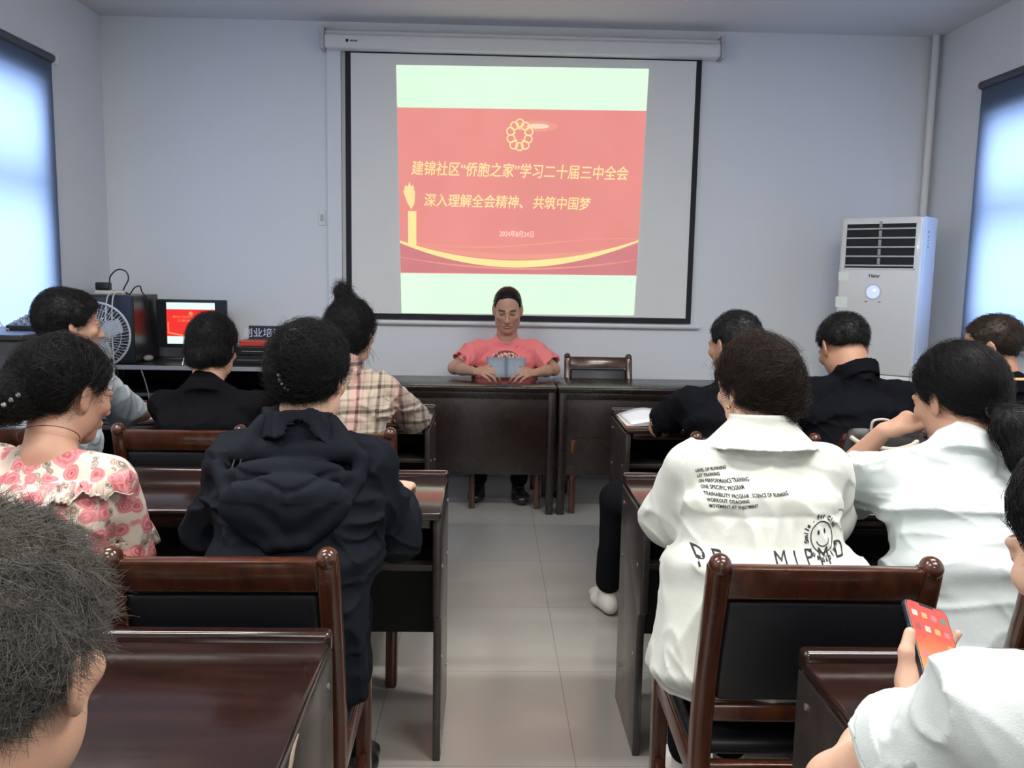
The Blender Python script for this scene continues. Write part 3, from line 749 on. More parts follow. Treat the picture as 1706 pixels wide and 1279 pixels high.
def ellip(c, r, rot=None):
    c, r = np.asarray(c, float), np.asarray(r, float); M = np.eye(3) if rot is None else np.asarray(rot)
    def f(x, y, z):
        X, Y, Z = x-c[0], y-c[1], z-c[2]
        u = X*M[0, 0]+Y*M[1, 0]+Z*M[2, 0]; v_ = X*M[0, 1]+Y*M[1, 1]+Z*M[2, 1]; w = X*M[0, 2]+Y*M[1, 2]+Z*M[2, 2]
        k0 = np.sqrt((u/r[0])**2+(v_/r[1])**2+(w/r[2])**2); k1 = np.sqrt((u/r[0]**2)**2+(v_/r[1]**2)**2+(w/r[2]**2)**2)+1e-9
        return k0*(k0-1)/k1
    e = np.sqrt((M**2)@(r**2))
    return f, c-e, c+e
def econe(a, b, ra, rb, X, rz=None, p=2.0):
    """elliptic cone along a-b: ra, rb = (half width along X, half depth)"""
    a, b, X = np.asarray(a, float), np.asarray(b, float), np.asarray(X, float)
    A = b-a; L = np.linalg.norm(A); A = A/L; X = nrm(X-A*(X@A)); Yv = np.cross(A, X)
    def f(x, y, z):
        dx, dy, dz = x-a[0], y-a[1], z-a[2]
        s = dx*A[0]+dy*A[1]+dz*A[2]; t = np.clip(s/L, 0, 1); e = s-t*L
        u = dx*X[0]+dy*X[1]+dz*X[2]; w = dx*Yv[0]+dy*Yv[1]+dz*Yv[2]
        rx = ra[0]+(rb[0]-ra[0])*t; ry = ra[1]+(rb[1]-ra[1])*t; m = np.minimum(rx, ry)
        q = rz if rz else m
        if p == 2.0: k = np.sqrt((u/rx)**2+(w/ry)**2+(e/q)**2)
        else: k = (np.abs(u/rx)**p+np.abs(w/ry)**p+np.abs(e/q)**p)**(1/p)
        return (k-1)*m*np.where(k > 1, 1.0, 1.0)
    r = max(*ra, *rb, rz or 0)
    return f, np.minimum(a, b)-r, np.maximum(a, b)+r
class Sdf:
    def __init__(s): s.ops = []
    def add(s, prim, k=.02, op='u'): s.ops.append((op, prim, k)); return s
    def mesh(s, h, lo=None, hi=None):
        us = [p for o, p, k in s.ops if o == 'u']
        L = np.min([p[1] for p in us], 0)-.02; H = np.max([p[2] for p in us], 0)+.02
        if lo is not None: L = np.maximum(L, lo)
        if hi is not None: H = np.minimum(H, hi)
        n = np.ceil((H-L)/h).astype(int)+2
        ax = [(L[i]+h*np.arange(n[i])).astype(F32) for i in range(3)]
        D = np.full(n, .08, F32)
        for op, p, k in s.ops:
            if op in 'us':
                m = .045+k
                i0 = np.maximum(0, np.floor((p[1]-m-L)/h).astype(int)); i1 = np.minimum(n, np.ceil((p[2]+m-L)/h).astype(int)+1)
                if (i1 <= i0).any(): continue
                sl = tuple(slice(a, b) for a, b in zip(i0, i1))
                x, y, z = ax[0][sl[0]][:, None, None], ax[1][sl[1]][None, :, None], ax[2][sl[2]][None, None, :]
                d = p[0](x, y, z).astype(F32)
                D[sl] = smin(D[sl], d, k) if op == 'u' else smax(D[sl], -d, k)
            elif op == 'i':
                x, y, z = ax[0][:, None, None], ax[1][None, :, None], ax[2][None, None, :]
                D = smax(D, p(x, y, z).astype(F32), k) if k else np.maximum(D, p(x, y, z).astype(F32))
            elif op == 'd':
                idx = np.nonzero(np.abs(D) < .03)
                D[idx] += p(ax[0][idx[0]], ax[1][idx[1]], ax[2][idx[2]]).astype(F32)
        # closed at the grid's border
        for i in range(3):
            for e in (0, -1):
                sl = [slice(None)]*3; sl[i] = e; D[tuple(sl)] = np.maximum(D[tuple(sl)], .001)
        return nets(D, L, h)
def nets(D, o, h):
    S_ = D < 0; n = np.array(D.shape)
    c = np.zeros(n-1, np.uint8)
    cs = [(i, j, k) for i in (0, 1) for j in (0, 1) for k in (0, 1)]
    for i, j, k in cs: c += S_[i:n[0]-1+i, j:n[1]-1+j, k:n[2]-1+k]
    I = np.argwhere((c > 0) & (c < 8))
    val = {q: D[I[:, 0]+q[0], I[:, 1]+q[1], I[:, 2]+q[2]] for q in cs}
    acc = np.zeros((len(I), 3)); cnt = np.zeros(len(I))
    for q in cs:
        for a in range(3):
            if q[a]: continue
            q2 = tuple(1 if i == a else q[i] for i in range(3))
            d0, d1 = val[q], val[q2]; m = (d0 < 0) != (d1 < 0)
            t = np.where(m, d0/np.where(m, d0-d1, 1), 0)
            pos = np.array(q, float)[None, :].repeat(len(I), 0); pos[:, a] += t
            acc += pos*m[:, None]; cnt += m
    V = o+(I+acc/cnt[:, None])*h
    ids = np.full(n-1, -1, np.int32); ids[I[:, 0], I[:, 1], I[:, 2]] = np.arange(len(I))
    Q = []
    for a in range(3):
        b, d = (a+1) % 3, (a+2) % 3
        s0 = [slice(1, -1)]*3; s1 = [slice(1, -1)]*3; s0[a] = slice(0, -1); s1[a] = slice(1, None)
        A, B = S_[tuple(s0)], S_[tuple(s1)]
        E = np.argwhere(A != B); st_ = A[E[:, 0], E[:, 1], E[:, 2]]
        E = E+1; E[:, a] -= 1
        def cell(db, dd):
            J = E.copy(); J[:, b] -= db; J[:, d] -= dd; return ids[J[:, 0], J[:, 1], J[:, 2]]
        q = np.stack([cell(1, 1), cell(0, 1), cell(0, 0), cell(1, 0)], 1)
        q = np.where(st_[:, None], q, q[:, ::-1]); Q.append(q)
    Q = np.concatenate(Q); Q = Q[(Q >= 0).all(1)]
    return V, Q
def np_mesh(name, V, Q):
    me = bpy.data.meshes.new(name); me.vertices.add(len(V)); me.vertices.foreach_set('co', np.asarray(V, F32).ravel())
    k = Q.shape[1]
    me.loops.add(len(Q)*k); me.loops.foreach_set('vertex_index', Q.astype(np.int32).ravel())
    me.polygons.add(len(Q)); me.polygons.foreach_set('loop_start', np.arange(len(Q), dtype=np.int32)*k)
    me.update(calc_edges=True); me.polygons.foreach_set('use_smooth', [True]*len(Q)); return me
def relax(V, Q, it=1, w=.5):
    V = V.copy()
    for _ in range(it):
        acc = np.zeros_like(V); cnt = np.zeros(len(V))
        for a in range(4):
            for b in ((a+1) % 4, (a+3) % 4):
                np.add.at(acc, Q[:, a], V[Q[:, b]]); np.add.at(cnt, Q[:, a], 1)
        V += w*(acc/np.maximum(cnt, 1)[:, None]-V)
    return V

# ------------------------------------------------------------------ people
def rotm(yaw, pitch=0.0, roll=0.0):
    """columns = right, forward, up of a head that looks along +y; yaw>0 turns right, pitch>0 looks down"""
    y, p, r = R(yaw), R(pitch), R(roll)
    Rz = np.array([[math.cos(y), math.sin(y), 0], [-math.sin(y), math.cos(y), 0], [0, 0, 1]])
    Rx = np.array([[1, 0, 0], [0, math.cos(p), math.sin(p)], [0, -math.sin(p), math.cos(p)]])
    Ry = np.array([[math.cos(r), 0, math.sin(r)], [0, 1, 0], [-math.sin(r), 0, math.cos(r)]])
    return Rz @ Rx @ Ry
def head_prims(S_, c, M, s=(1, 1, 1), ears=True):
    """face, skull and ears in the head's own frame, put at c with rotation M and scale s"""
    sx, sy, sz = s; c = np.asarray(c, float); sm = (sx+sy+sz)/3
    def P(p): return c+M@(np.asarray(p, float)*[sx, sy, sz])
    def E(p, r, rot=None, k=.012, op='u'):
        Mr = M if rot is None else M@np.asarray(rot)
        S_.add(ellip(P(p), np.asarray(r, float)*[sx, sy, sz], Mr), k*sm, op)
    def Cn(a, b, ra, rb, k=.01, op='u'): S_.add(rcone(P(a), P(b), ra*sm, rb*sm), k*sm, op)
    E((0, -.014, .034), (.075, .096, .084))
    E((0, .028, -.028), (.061, .066, .083), k=.03)
    E((0, .066, -.092), (.027, .026, .021), k=.03)
    for q in (-1, 1):
        E((q*.050, .012, -.060), (.016, .028, .028), k=.03)
        E((q*.043, .064, -.016), (.022, .020, .017), k=.02)
        E((q*.031, .096, .006), (.017, .013, .011), k=.012, op='s')
        E((q*.031, .0795, .005), (.0145, .0125, .0120), k=.004)
        Cn((q*.013, .0945, .0205), (q*.047, .078, .021), .0075, .0065, k=.012)
        E((q*.012, .098, -.033), (.0085, .010, .0075), k=.007)
    Cn((0, .088, .016), (0, .112, -.029), .0065, .0115, k=.012)
    E((0, .089, -.060), (.026, .012, .010), k=.012)
    E((0, .0955, -.0560), (.023, .0075, .0058), k=.005)
    E((0, .0945, -.0672), (.020, .0080, .0065), k=.005)
    E((0, .106, -.0612), (.024, .012, .0016), k=.003, op='s')
    if ears:
        for q in (-1, 1):
            a = R(24)*q
            rz = np.array([[math.cos(a), math.sin(a), 0], [-math.sin(a), math.cos(a), 0], [0, 0, 1]]).T
            E((q*.080, -.010, -.002), (.0065, .0185, .031), rz, k=.008)
            E((q*.0765, -.002, -.024), (.0065, .010, .012), rz, k=.008)
            E((q*.0885, -.008, .002), (.0055, .0105, .019), rz, k=.004, op='s')
    return P
def hand_prims(S_, wr, d, nrmv, side, curl=(25, 30, 20), spread=8, thumb=(.75, .75, -.25), tcurl=20, s=1.0):
    """wrist wr, direction d, back-of-hand normal nrmv; side=+1 right hand. Thumb lies to -side lateral when palm faces down"""
    d = nrm(d); n_ = nrm(np.asarray(nrmv, float)-d*np.dot(nrmv, d)); lat = np.cross(d, n_)   # to the right seen from the back with fingers away
    th = -lat*side          # thumb side
    wr = np.asarray(wr, float)
    kn = wr+d*.088*s
    S_.add(econe(wr+d*.012*s, kn-d*.012*s, (.026*s, .016*s), (.039*s, .0125*s), lat), .012)
    S_.add(ellip(wr+d*.035*s+th*.022*s-n_*.008*s, (.018*s, .018*s, .030*s), np.stack([lat, n_, d], 1)), .012)
    for i in range(4):          # index first
        off = (1.5-i)*.0205*s
        b = wr+d*(.088-(.010 if i == 3 else .003 if i in (0, 2) else 0))*s+th*off
        ang = (1.5-i)*R(spread)/1.5
        dd = nrm(d*math.cos(ang)+th*math.sin(ang)); r = (.0095, .0097, .0093, .0082)[i]*s
        ax = np.cross(dd, n_); cu = 0
        L = [(.043, .027, .021), (.047, .030, .022), (.043, .028, .021), (.034, .021, .019)][i]
        p = b-dd*.012*s
        for j in range(3):
            cu += R(curl[j]*(1+.08*(i-1)))
            e = dd*math.cos(cu)-n_*math.sin(cu)
            q = p+e*(L[j]+(.012 if j == 0 else 0))*s
            S_.add(rcone(p, q, r*(1-.08*j), r*(1-.08*(j+1))), .005 if j else .009); p = q
    b = wr+d*.028*s+th*.024*s-n_*.006*s
    t1 = nrm(d*thumb[0]+th*thumb[1]+n_*thumb[2]); p1 = b+t1*.042*s
    t2 = nrm(t1*math.cos(R(tcurl))+nrm(d-th*.5)*math.sin(R(tcurl))); p2 = p1+t2*.030*s
    S_.add(rcone(b, p1, .0135*s, .0108*s), .010); S_.add(rcone(p1, p2, .0108*s, .0085*s), .005)
def tint(me, fn):
    n = len(me.vertices); co = np.empty(n*3, F32); me.vertices.foreach_get('co', co); co = co.reshape(-1, 3)
    col = np.ones((n, 4), F32); col[:, :3] = fn(co)
    at = me.color_attributes.new('tint', 'FLOAT_COLOR', 'POINT'); at.data.foreach_set('color', col.ravel())
def strands(V, Q, flow, count, length, seg=5, r=.0006, lift=.15, jit=.25, seed=1, keep=None, hug=.0012, wave=0.0):
    """hair strands lying on a surface: returns verts and quads of thin three-sided tubes"""
    rng = np.random.default_rng(seed)
    P0, P1, P2 = V[Q[:, 0]], V[Q[:, 1]], V[Q[:, 2]]
    fn_ = np.cross(P1-P0, P2-P0); ar = np.linalg.norm(fn_, axis=1); cen = V[Q].mean(1)
    w = ar.copy()
    if keep is not None: w = w*keep(cen)
    idx = rng.choice(len(Q), count, p=w/w.sum())
    bary = rng.random((count, 2)); p = P0[idx]+(P1[idx]-P0[idx])*bary[:, :1]+(V[Q[idx, 3]]-P0[idx])*bary[:, 1:]
    tree = BVHTree.FromPolygons([tuple(q) for q in V], [tuple(q) for q in Q])
    N = fn_[idx]/np.maximum(ar[idx], 1e-12)[:, None]
    L = length*(.6+.8*rng.random(count)); J = rng.normal(size=(count, 3))*jit
    pts = [p]; nn = N; dirs = None
    for k in range(seg):
        d = flow(p)+J*(1+.5*k/seg)
        if wave: d = d+wave*np.sin(p[:, [1, 2, 0]]*90+J*9)
        d = d-nn*(d*nn).sum(1)[:, None]; d /= np.maximum(np.linalg.norm(d, axis=1), 1e-9)[:, None]
        d = d+nn*lift; d /= np.linalg.norm(d, axis=1)[:, None]
        p = p+d*(L/seg)[:, None]
        if hug is not None:
            q = p.copy(); n2 = nn.copy()
            for i in range(count):
                co, no, fi, di = tree.find_nearest(p[i])
                if co is None: continue
                no = np.array(no); co = np.array(co); g = (p[i]-co)@no
                if g < hug: q[i] = co+no*hug
                n2[i] = no
            p = q; nn = n2
        pts.append(p)
    pts = np.stack(pts, 1)                       # count, seg+1, 3
    tg = np.gradient(pts, axis=1); tg /= np.maximum(np.linalg.norm(tg, axis=2), 1e-9)[..., None]
    ref = np.stack([N]*(seg+1), 1); a = np.cross(tg, ref); a /= np.maximum(np.linalg.norm(a, axis=2), 1e-9)[..., None]; b = np.cross(tg, a)
    rad = r*np.linspace(1, .25, seg+1)[None, :, None]
    ring_ = np.stack([pts+rad*(a*math.cos(t)+b*math.sin(t)) for t in (0, 2*PI/3, 4*PI/3)], 2)
    VV = ring_.reshape(-1, 3)
    base = (np.arange(count)[:, None]*(seg+1)+np.arange(seg)[None, :])*3
    QQ = np.concatenate([np.stack([base+k, base+(k+1) % 3, base+3+(k+1) % 3, base+3+k], -1).reshape(-1, 4) for k in range(3)])
    return VV, QQ
def add_mesh(A, B): return np.concatenate([A[0], B[0]]), np.concatenate([A[1], B[1]+len(A[0])])

def ik(S_, W, l1, l2, pole):
    S_, W = np.asarray(S_, float), np.asarray(W, float); d = W-S_; L = np.linalg.norm(d)
    if L >= (l1+l2)*.999: return S_+d*l1/(l1+l2)
    a = (l1*l1-l2*l2+L*L)/(2*L); hgt = math.sqrt(max(0, l1*l1-a*a)); u = d/L
    p = np.asarray(pole, float); p = nrm(p-u*(p@u)); return S_+u*a+p*hgt
def cut(prim, pt, n_):
    pt, n_ = np.asarray(pt, float), nrm(n_)
    return (lambda x, y, z: np.maximum(prim[0](x, y, z), (x-pt[0])*n_[0]+(y-pt[1])*n_[1]+(z-pt[2])*n_[2])), prim[1], prim[2]
def collar_prim(c, A, r0, slope, h0, h1, th, X=(1, 0, 0), el=1.0, front=None):
    """band around the neck axis A; radius r0-slope*h; between heights h0 and h1; front = opening half angle at +y"""
    c = np.asarray(c, float); A = nrm(A)
    def f(x, y, z):
        dx, dy, dz = x-c[0], y-c[1], z-c[2]
        h = dx*A[0]+dy*A[1]+dz*A[2]; ux, uy, uz = dx-h*A[0], dy-h*A[1], dz-h*A[2]
        rad = np.sqrt(ux**2+(uy/el)**2+uz**2)
        d = np.maximum(np.abs(rad-(r0-slope*h))-th, np.abs(h-(h0+h1)/2)-(h1-h0)/2)
        if front is not None: d = np.maximum(d, uy-np.abs(ux)/math.tan(front)-.0)
        return d
    r = r0+abs(slope)*max(abs(h0), abs(h1))+th+.03
    return f, c-r, c+r

class Person:
    def __init__(s, label, loc, rot=0.0, hip=None, neck=None, head=None, yaw=0, pitch=10, roll=0, hs=(1, 1, 1), shw=.165, twist=0,
                 shdrop=.075, skin=None, nr=.056, fem=False, res=.0045, lo=None):
        s.label, s.loc, s.rot = label, np.array([loc[0], loc[1], 0.]), rot
        c, n_ = math.cos(-rot), math.sin(-rot); s.Ri = np.array([[c, -n_, 0], [n_, c, 0], [0, 0, 1]])
        s.hip = s.W(hip if hip is not None else (loc[0], loc[1], .53)); s.neck = s.W(neck); s.hc = s.W(head)
        s.M = rotm(yaw, pitch, roll); s.hs = hs; s.shw = shw; s.fem = fem; s.res = res
        s.X = np.array([math.cos(R(twist)), -math.sin(R(twist)), 0]); s.Y = np.array([math.sin(R(twist)), math.cos(R(twist)), 0])
        s.sj = {q: s.neck+s.X*q*shw+vec(0, 0, -shdrop)+s.Y*.01 for q in (-1, 1)}
        s.arm = {}; s.skin = skin or SKIN['mid']; s.nr = nr; s.hands = []; s.root = None
        s.up = nrm(s.neck-s.hip); s.mid = s.hip*.52+s.neck*.48-s.Y*.015
    def W(s, p): return s.Ri @ (np.asarray(p, float)-s.loc)
    def D(s, d): return s.Ri @ np.asarray(d, float)
    def H(s, p): return s.hc+s.M@(np.asarray(p, float)*s.hs)
    def toH(s, x, y, z):
        dx, dy, dz = x-s.hc[0], y-s.hc[1], z-s.hc[2]; M = s.M
        return ((dx*M[0, 0]+dy*M[1, 0]+dz*M[2, 0])/s.hs[0], (dx*M[0, 1]+dy*M[1, 1]+dz*M[2, 1])/s.hs[1], (dx*M[0, 2]+dy*M[1, 2]+dz*M[2, 2])/s.hs[2])
    def set_arm(s, q, wrist, elbow=None, pole=(0, -.3, -1), hand=None, l1=.285, l2=.245):
        w = s.W(wrist); p = s.D(vec(*pole)); e = s.W(elbow) if elbow is not None else ik(s.sj[q], w, l1, l2, p+vec(q*.6, 0, 0))
        s.arm[q] = (e, w)
        if hand != 'none':
            h = dict(d=nrm(w-e), n=vec(0, 0, 1)); 
            if hand:
                h.update(hand)
                for k in ('d', 'n'):
                    if k in hand: h[k] = s.D(vec(*hand[k]))
            s.hands.append((q, h))
        return s
    def body(s):
        b = Sdf(); X = s.X; f = .9 if s.fem else 1.0
        ch = s.neck-s.up*.13
        b.add(econe(s.hip, s.mid, (.12, .08), (.108*f, .07), X)); b.add(econe(s.mid, ch, (.108*f, .07), (.120*f, .062), X), .03)
        b.add(econe(ch, s.neck-s.up*.05+s.Y*.015, (.120*f, .062), (.055, .036), X), .02)
        b.add(rcone(s.neck-s.up*.03+s.Y*.012, s.H((0, -.018, -.05)), s.nr+.002, s.nr), .025)
        head_prims(b, s.hc, s.M, s.hs)
        for q in (-1, 1):
            b.add(rcone(s.neck+X*q*.03-s.up*.045+s.Y*.012, s.sj[q], .034, .038), .02)
            if q in s.arm:
                e, w = s.arm[q]; g = .88 if s.fem else 1.0
                b.add(rcone(s.sj[q], e, .046*g, .038*g), .02); b.add(rcone(e, e*.6+w*.4, .037*g, .036*g), .02); b.add(rcone(e*.6+w*.4, w, .036*g, .025*g), .02)
        for q, h in s.hands:
            kw = {k: v_ for k, v_ in h.items() if k not in 'dn'}
            hand_prims(b, s.arm[q][1], h['d'], h['n'], q, s=.92 if s.fem else 1.0, **kw)
        V, Q = b.mesh(s.res); V = relax(V, Q, 1, .4)
        me = np_mesh('person', V, Q)
        def tf(co):
            x, y, z = s.toH(co[:, 0], co[:, 1], co[:, 2]); c = np.ones((len(co), 3), F32); ax = np.abs(x)
            near = (y > .05) & (z < .12) & (z > -.12)
            lips = near & (((x/.023)**2+((z+.0615)/.0125)**2) < 1); c[lips] = (.80, .55, .55)
            brow = near & (np.abs(z-.0255+.10*(ax-.03)**1*np.sign(ax-.03)*.6) < .0042) & (ax > .013) & (ax < .049); c[brow] = (.16, .14, .14)
            lash = near & (np.abs(z+.0005-.004*np.cos((ax-.031)*90)) < .0022) & (ax > .019) & (ax < .044); c[lash] = (.10, .09, .09)
            nost = near & (np.abs(z+.040) < .003) & (ax > .004) & (ax < .011) & (y > .095); c[nost] = (.3, .22, .2)
            return c
        tint(me, tf)
        o = link('person', me, s.skin); o.location = s.loc; o.rotation_euler = (0, 0, s.rot)
        tag(o, s.label, 'person'); s.root = o; return s
    def part(s, name, V, Q, m):
        return link(name, np_mesh(name, V, Q), m, s.root)
    def shirt(s, name, m, w=((.165, .115), (.165, .118), (.175, .108)), sl=.62, sr=(.060, .068), slr=None, shr=.054, folds=(.006, (9, 9, 5)), hem=None, collar=None,
              drop=0.0, extra=None, res=.005, top=.035, nape=True, seed=0):
        b = Sdf(); X = s.X; ch = s.neck-s.up*.15; h0 = s.hip-s.up*drop
        b.add(econe(h0, s.mid, w[0], w[1], X, .05)); b.add(econe(s.mid, ch, w[1], w[2], X, .06), .05)
        b.add(econe(ch, s.neck-s.up*(top+.015)+s.Y*.012, w[2], (.085, .055), X, .05), .04)
        if nape: b.add(rcone(s.neck-s.up*.085+s.Y*.010, s.neck-s.up*.012+s.Y*.012, .066+max(0, s.nr-.056), s.nr+.013), .02)
        ends = {}
        for q in (-1, 1):
            b.add(rcone(s.neck+X*q*.035-s.up*(top-.008)+s.Y*.012, s.sj[q]+vec(0, 0, -.008), .040, shr), .025)
            b.add(ellip(s.sj[q]-vec(0, 0, .055)-X*q*.035-s.Y*.012, (.055, .070, .075)), .03)
            if q not in s.arm: continue
            e, wr = s.arm[q]; t = sl if not isinstance(sl, dict) else sl[q]
            a = s.sj[q]; r0, r1 = sr
            if t <= 1:
                en = a+(e-a)*t; d = nrm(e-a)
                b.add(cut(rcone(a, en+d*.02, r0, r1), en, d), .025); pv = a
            else:
                r2 = slr or r1*.8; en = e+(wr-e)*(t-1); d = nrm(wr-e)
                b.add(rcone(a, e, r0, r1), .025); b.add(cut(rcone(e, en+d*.02, r1, r2), en, d), .02); r1 = r2
            ends[q] = (en, d, r1)
        if extra: extra(b, s)
        if folds:
            A, sc = folds
            def fd(x, y, z):
                wx = x+.05*vnoise(x*6+seed, y*6, z*6); wz = z+.06*vnoise(x*5, y*5+seed, z*5+3)
                n1 = vnoise(wx*sc[0]+11*seed, y*sc[1]+3, wz*sc[2]); n2 = vnoise(wx*sc[0]*2.1+5, y*sc[1]*2.1, wz*sc[2]*2.4+9+seed)
                n3 = vnoise((wx+wz)*16+seed, y*9, (wz-wx)*7)
                return A*(.75-1.9*(1-np.abs(n1))**5)+A*.55*(.5-1.6*(1-np.abs(n2))**5)+A*.45*(.4-1.5*(1-np.abs(n3))**6)
            b.add(fd, 0, 'd')
        for q, (en, d, r1) in ends.items(): b.add(rcone(en-d*.022, en+d*.03, r1-.011, r1-.010), .004, 's')
        if collar: collar(b, s)
        if hem is not None: b.add(lambda x, y, z: hem-z, 0, 'i')
        V, Q = b.mesh(res); V = relax(V, Q, 1, .45); s.sV, s.sQ, s.ends = V, Q, ends
        s.sh = s.part(name, V, Q, m); return s
    def legs(s, m, shoe_m, knees=None, ankles=None, name='trousers', kr=.066, bare=False):
        b = Sdf(); X = s.X; sh = []
        b.add(econe(s.hip-vec(0, 0, .0), s.hip+vec(0, .0, .06), (.165, .115), (.15, .10), X, .075))
        for q in (-1, 1):
            hj = s.hip+X*q*.088+vec(0, .03, -.005)
            k = s.W(knees[q]) if knees and q in knees else hj+vec(q*.04, .40, .0)
            a = s.W(ankles[q]) if ankles and q in ankles else vec(k[0]+q*.01, k[1]+.02, .10)
            b.add(rcone(hj, k, .088, kr), .03); b.add(rcone(k, a+(k-a)*.10, kr, .052), .02)
            t = nrm(vec(q*.18, 1, 0)); sh.append((q, a, t))
        b.add(lambda x, y, z: .004*vnoise(x*14, y*10, z*12), 0, 'd')
        V, Q = b.mesh(.008); s.part(name, V, Q, m)
        for q, a, t in sh:
            c = Sdf(); hl = vec(a[0], a[1], .045)-t*.035; to = vec(a[0], a[1], .036)+t*.135; L_ = np.cross(t, vec(0, 0, 1))
            c.add(econe(hl, hl*.45+to*.55, (.036, .040), (.047, .036), L_)); c.add(econe(hl*.45+to*.55, to, (.047, .034), (.040, .026), L_), .03)
            c.add(rcone(vec(a[0], a[1], .11), vec(a[0], a[1], .05), .042, .038), .02)
            c.add(lambda x, y, z: .004-z+0*x+0*y, 0, 'i')
            V, Q = c.mesh(.006); s.part('shoe', V, Q, shoe_m)
        return s
    def hair(s, m, line, grow=.008, extra=None, bun=None, flow=None, n=2600, length=.07, r=.0007, lift=.03, jit=.2, rough=.002, res=.0045, name='hair', seed=3, seg=5, hug=.0012, keep=None, cap=None, fr=60):
        """line: (y, z) hairline pairs in the head frame"""
        b = Sdf(); g = np.asarray(s.hs)
        cap = cap or ((0, -.014, .036), (.075+grow, .096+grow, .084+grow))
        b.add(ellip(s.H(cap[0]), np.asarray(cap[1])*g, s.M))
        ly, lz = [p[0] for p in line], [p[1] for p in line]
        def hl(x, y, z):
            hx, hy, hz = s.toH(x, y, z)
            return (np.interp(hy, ly, lz)-hz)*.8+.004*vnoise(hx*70, hy*70, hz*40)
        if extra: extra(b, s)
        b.add(hl, .006, 'i')
        if bun: bun(b, s)
        b.add(lambda x, y, z: rough*vnoise(x*fr, y*fr, z*fr)+rough*.6*vnoise(x*fr*2.6, y*fr*2.6, z*fr*1.4), 0, 'd')
        V, Q = b.mesh(res); V = relax(V, Q, 1, .3); s.hV, s.hQ = V, Q
        if n:
            fl = flow or (lambda p: p-s.H((0, -.05, .13)))
            A = strands(V, Q, fl, n, length, seg, r, lift, jit, seed, hug=hug, keep=(lambda c_: keep(*s.toH(c_[:, 0], c_[:, 1], c_[:, 2]))) if keep else None)
            V, Q = add_mesh((V, Q), A)
        s.hr = s.part(name, V, Q, m); return s
    def to(s, T):       # flow towards a point of the head frame
        t = s.H(T); return lambda p: t-p

SKIN = dict(mid=skin('skin_tan', (.50, .295, .205)), fair=skin('skin_fair', (.60, .385, .285)), dark=skin('skin_brown', (.42, .235, .155)))
H_BLK = hair_mat('hair_black', (.008, .0075, .0085)); H_BRN = hair_mat('hair_dark_brown', (.020, .0125, .0095)); H_GRY = hair_mat('hair_greying', (.105, .098, .088), .5)
M_trs = cloth('dark_trousers', (.007, .0075, .010)); M_shoe = plain('black_shoe', (.010, .010, .011), .35); M_sneak = plain('white_sneaker', (.62, .60, .56), .7)
LINE_M = [(-.15, -.062), (-.07, -.060), (-.045, -.045), (-.022, .000), (.0, .022), (.02, .012), (.035, .018), (.045, .055), (.07, .078), (.12, .082)]
LINE_F = [(-.15, -.085), (-.07, -.082), (-.045, -.070), (-.02, -.035), (.0, -.012), (.02, .005), (.04, .030), (.06, .062), (.085, .085), (.13, .09)]
HAND_DESK = dict(n=(0, 0, 1), curl=(18, 22, 15))

# ---- the man in pink behind the head table, reading
P = Person('man in a pink T-shirt sitting behind the head table reading a grey booklet', (.108, 5.50), PI, neck=(.112, 5.50, 1.02), head=(.113, 5.435, 1.178), pitch=17, yaw=2,
           hs=(1.10, 1.08, 1.15), shw=.175, skin=SKIN['mid'], nr=.064, res=.0035, shdrop=.085)
P.set_arm(1, (-.080, 5.205, .815), elbow=(-.215, 5.40, .815), hand=dict(d=(.75, -.62, .12), n=(-.45, -.35, .75), curl=(32, 35, 22), thumb=(.8, .35, .15)))
P.set_arm(-1, (.278, 5.205, .812), elbow=(.408, 5.40, .815), hand=dict(d=(-.75, -.62, .12), n=(.45, -.35, .75), curl=(32, 35, 22), thumb=(.8, .35, .15)))
P.body()
def crew(b, s, r=.062, th=.0055, h0=-.030): b.add(collar_prim(s.neck-s.up*.002+s.Y*.008, nrm(s.up+nrm(s.H((0, -.02, -.05))-s.neck)), r, .1, h0, .014, th), .012)
P.shirt('t_shirt', cloth('pink_cotton', (.86, .23, .24)), w=((.18, .135), (.185, .14), (.19, .115)), nape=False, top=.052, sl=.80, sr=(.064, .075), folds=(.007, (7, 9, 5)), collar=lambda b, s: b.add(collar_prim(s.neck-s.up*.012+s.Y*.012, nrm(s.up*1.6+s.Y), .068, .1, -.05, .010, .0055), .012), res=.0045)
P.legs(M_trs, M_shoe, knees={1: (-.02, 5.16, .50), -1: (.22, 5.16, .50)}, ankles={1: (-.055, 5.33, .10), -1: (.195, 5.29, .10)})
P.hair(H_BLK, [(-.15, -.06), (-.05, -.05), (-.02, .0), (.0, .03), (.022, .02), (.034, .03), (.045, .070), (.062, .088), (.12, .09)], grow=.005, n=900, length=.012, r=.0008, lift=.3, rough=.001, res=.004)
PINK = P

def shirt_print(P, body, size, x0, z0, m, front=True, arch=0.0, sx=1.0, off=.0018, name='printed_word'):
    """lettering laid on the front of a shirt (the person's own +y side)"""
    tr = BVHTree.FromPolygons([tuple(q) for q in P.sV], [tuple(q) for q in P.sQ])
    me = text_mesh(body, size, offset=size*.02); me.transform(Matrix.Diagonal((sx, 1, 1, 1)))
    xs = [v_.co.x for v_ in me.vertices]; hw = max(abs(min(xs)), max(xs))
    for v_ in me.vertices:
        u = v_.co.x/hw; zz = v_.co.y*(1+arch*(1-u*u))+z0; xx = x0-v_.co.x
        co, no, fi, di = tr.ray_cast(Vector((xx, 1.2, zz)), Vector((0, -1, 0)))
        v_.co = Vector((xx, (co.y if co else .15)+off, zz))
    me.flip_normals(); me.materials.clear(); return link(name, me, m, P.sh)
bm_ = MB(); tr_ = BVHTree.FromPolygons([tuple(q) for q in PINK.sV], [tuple(q) for q in PINK.sQ]); gr_ = []
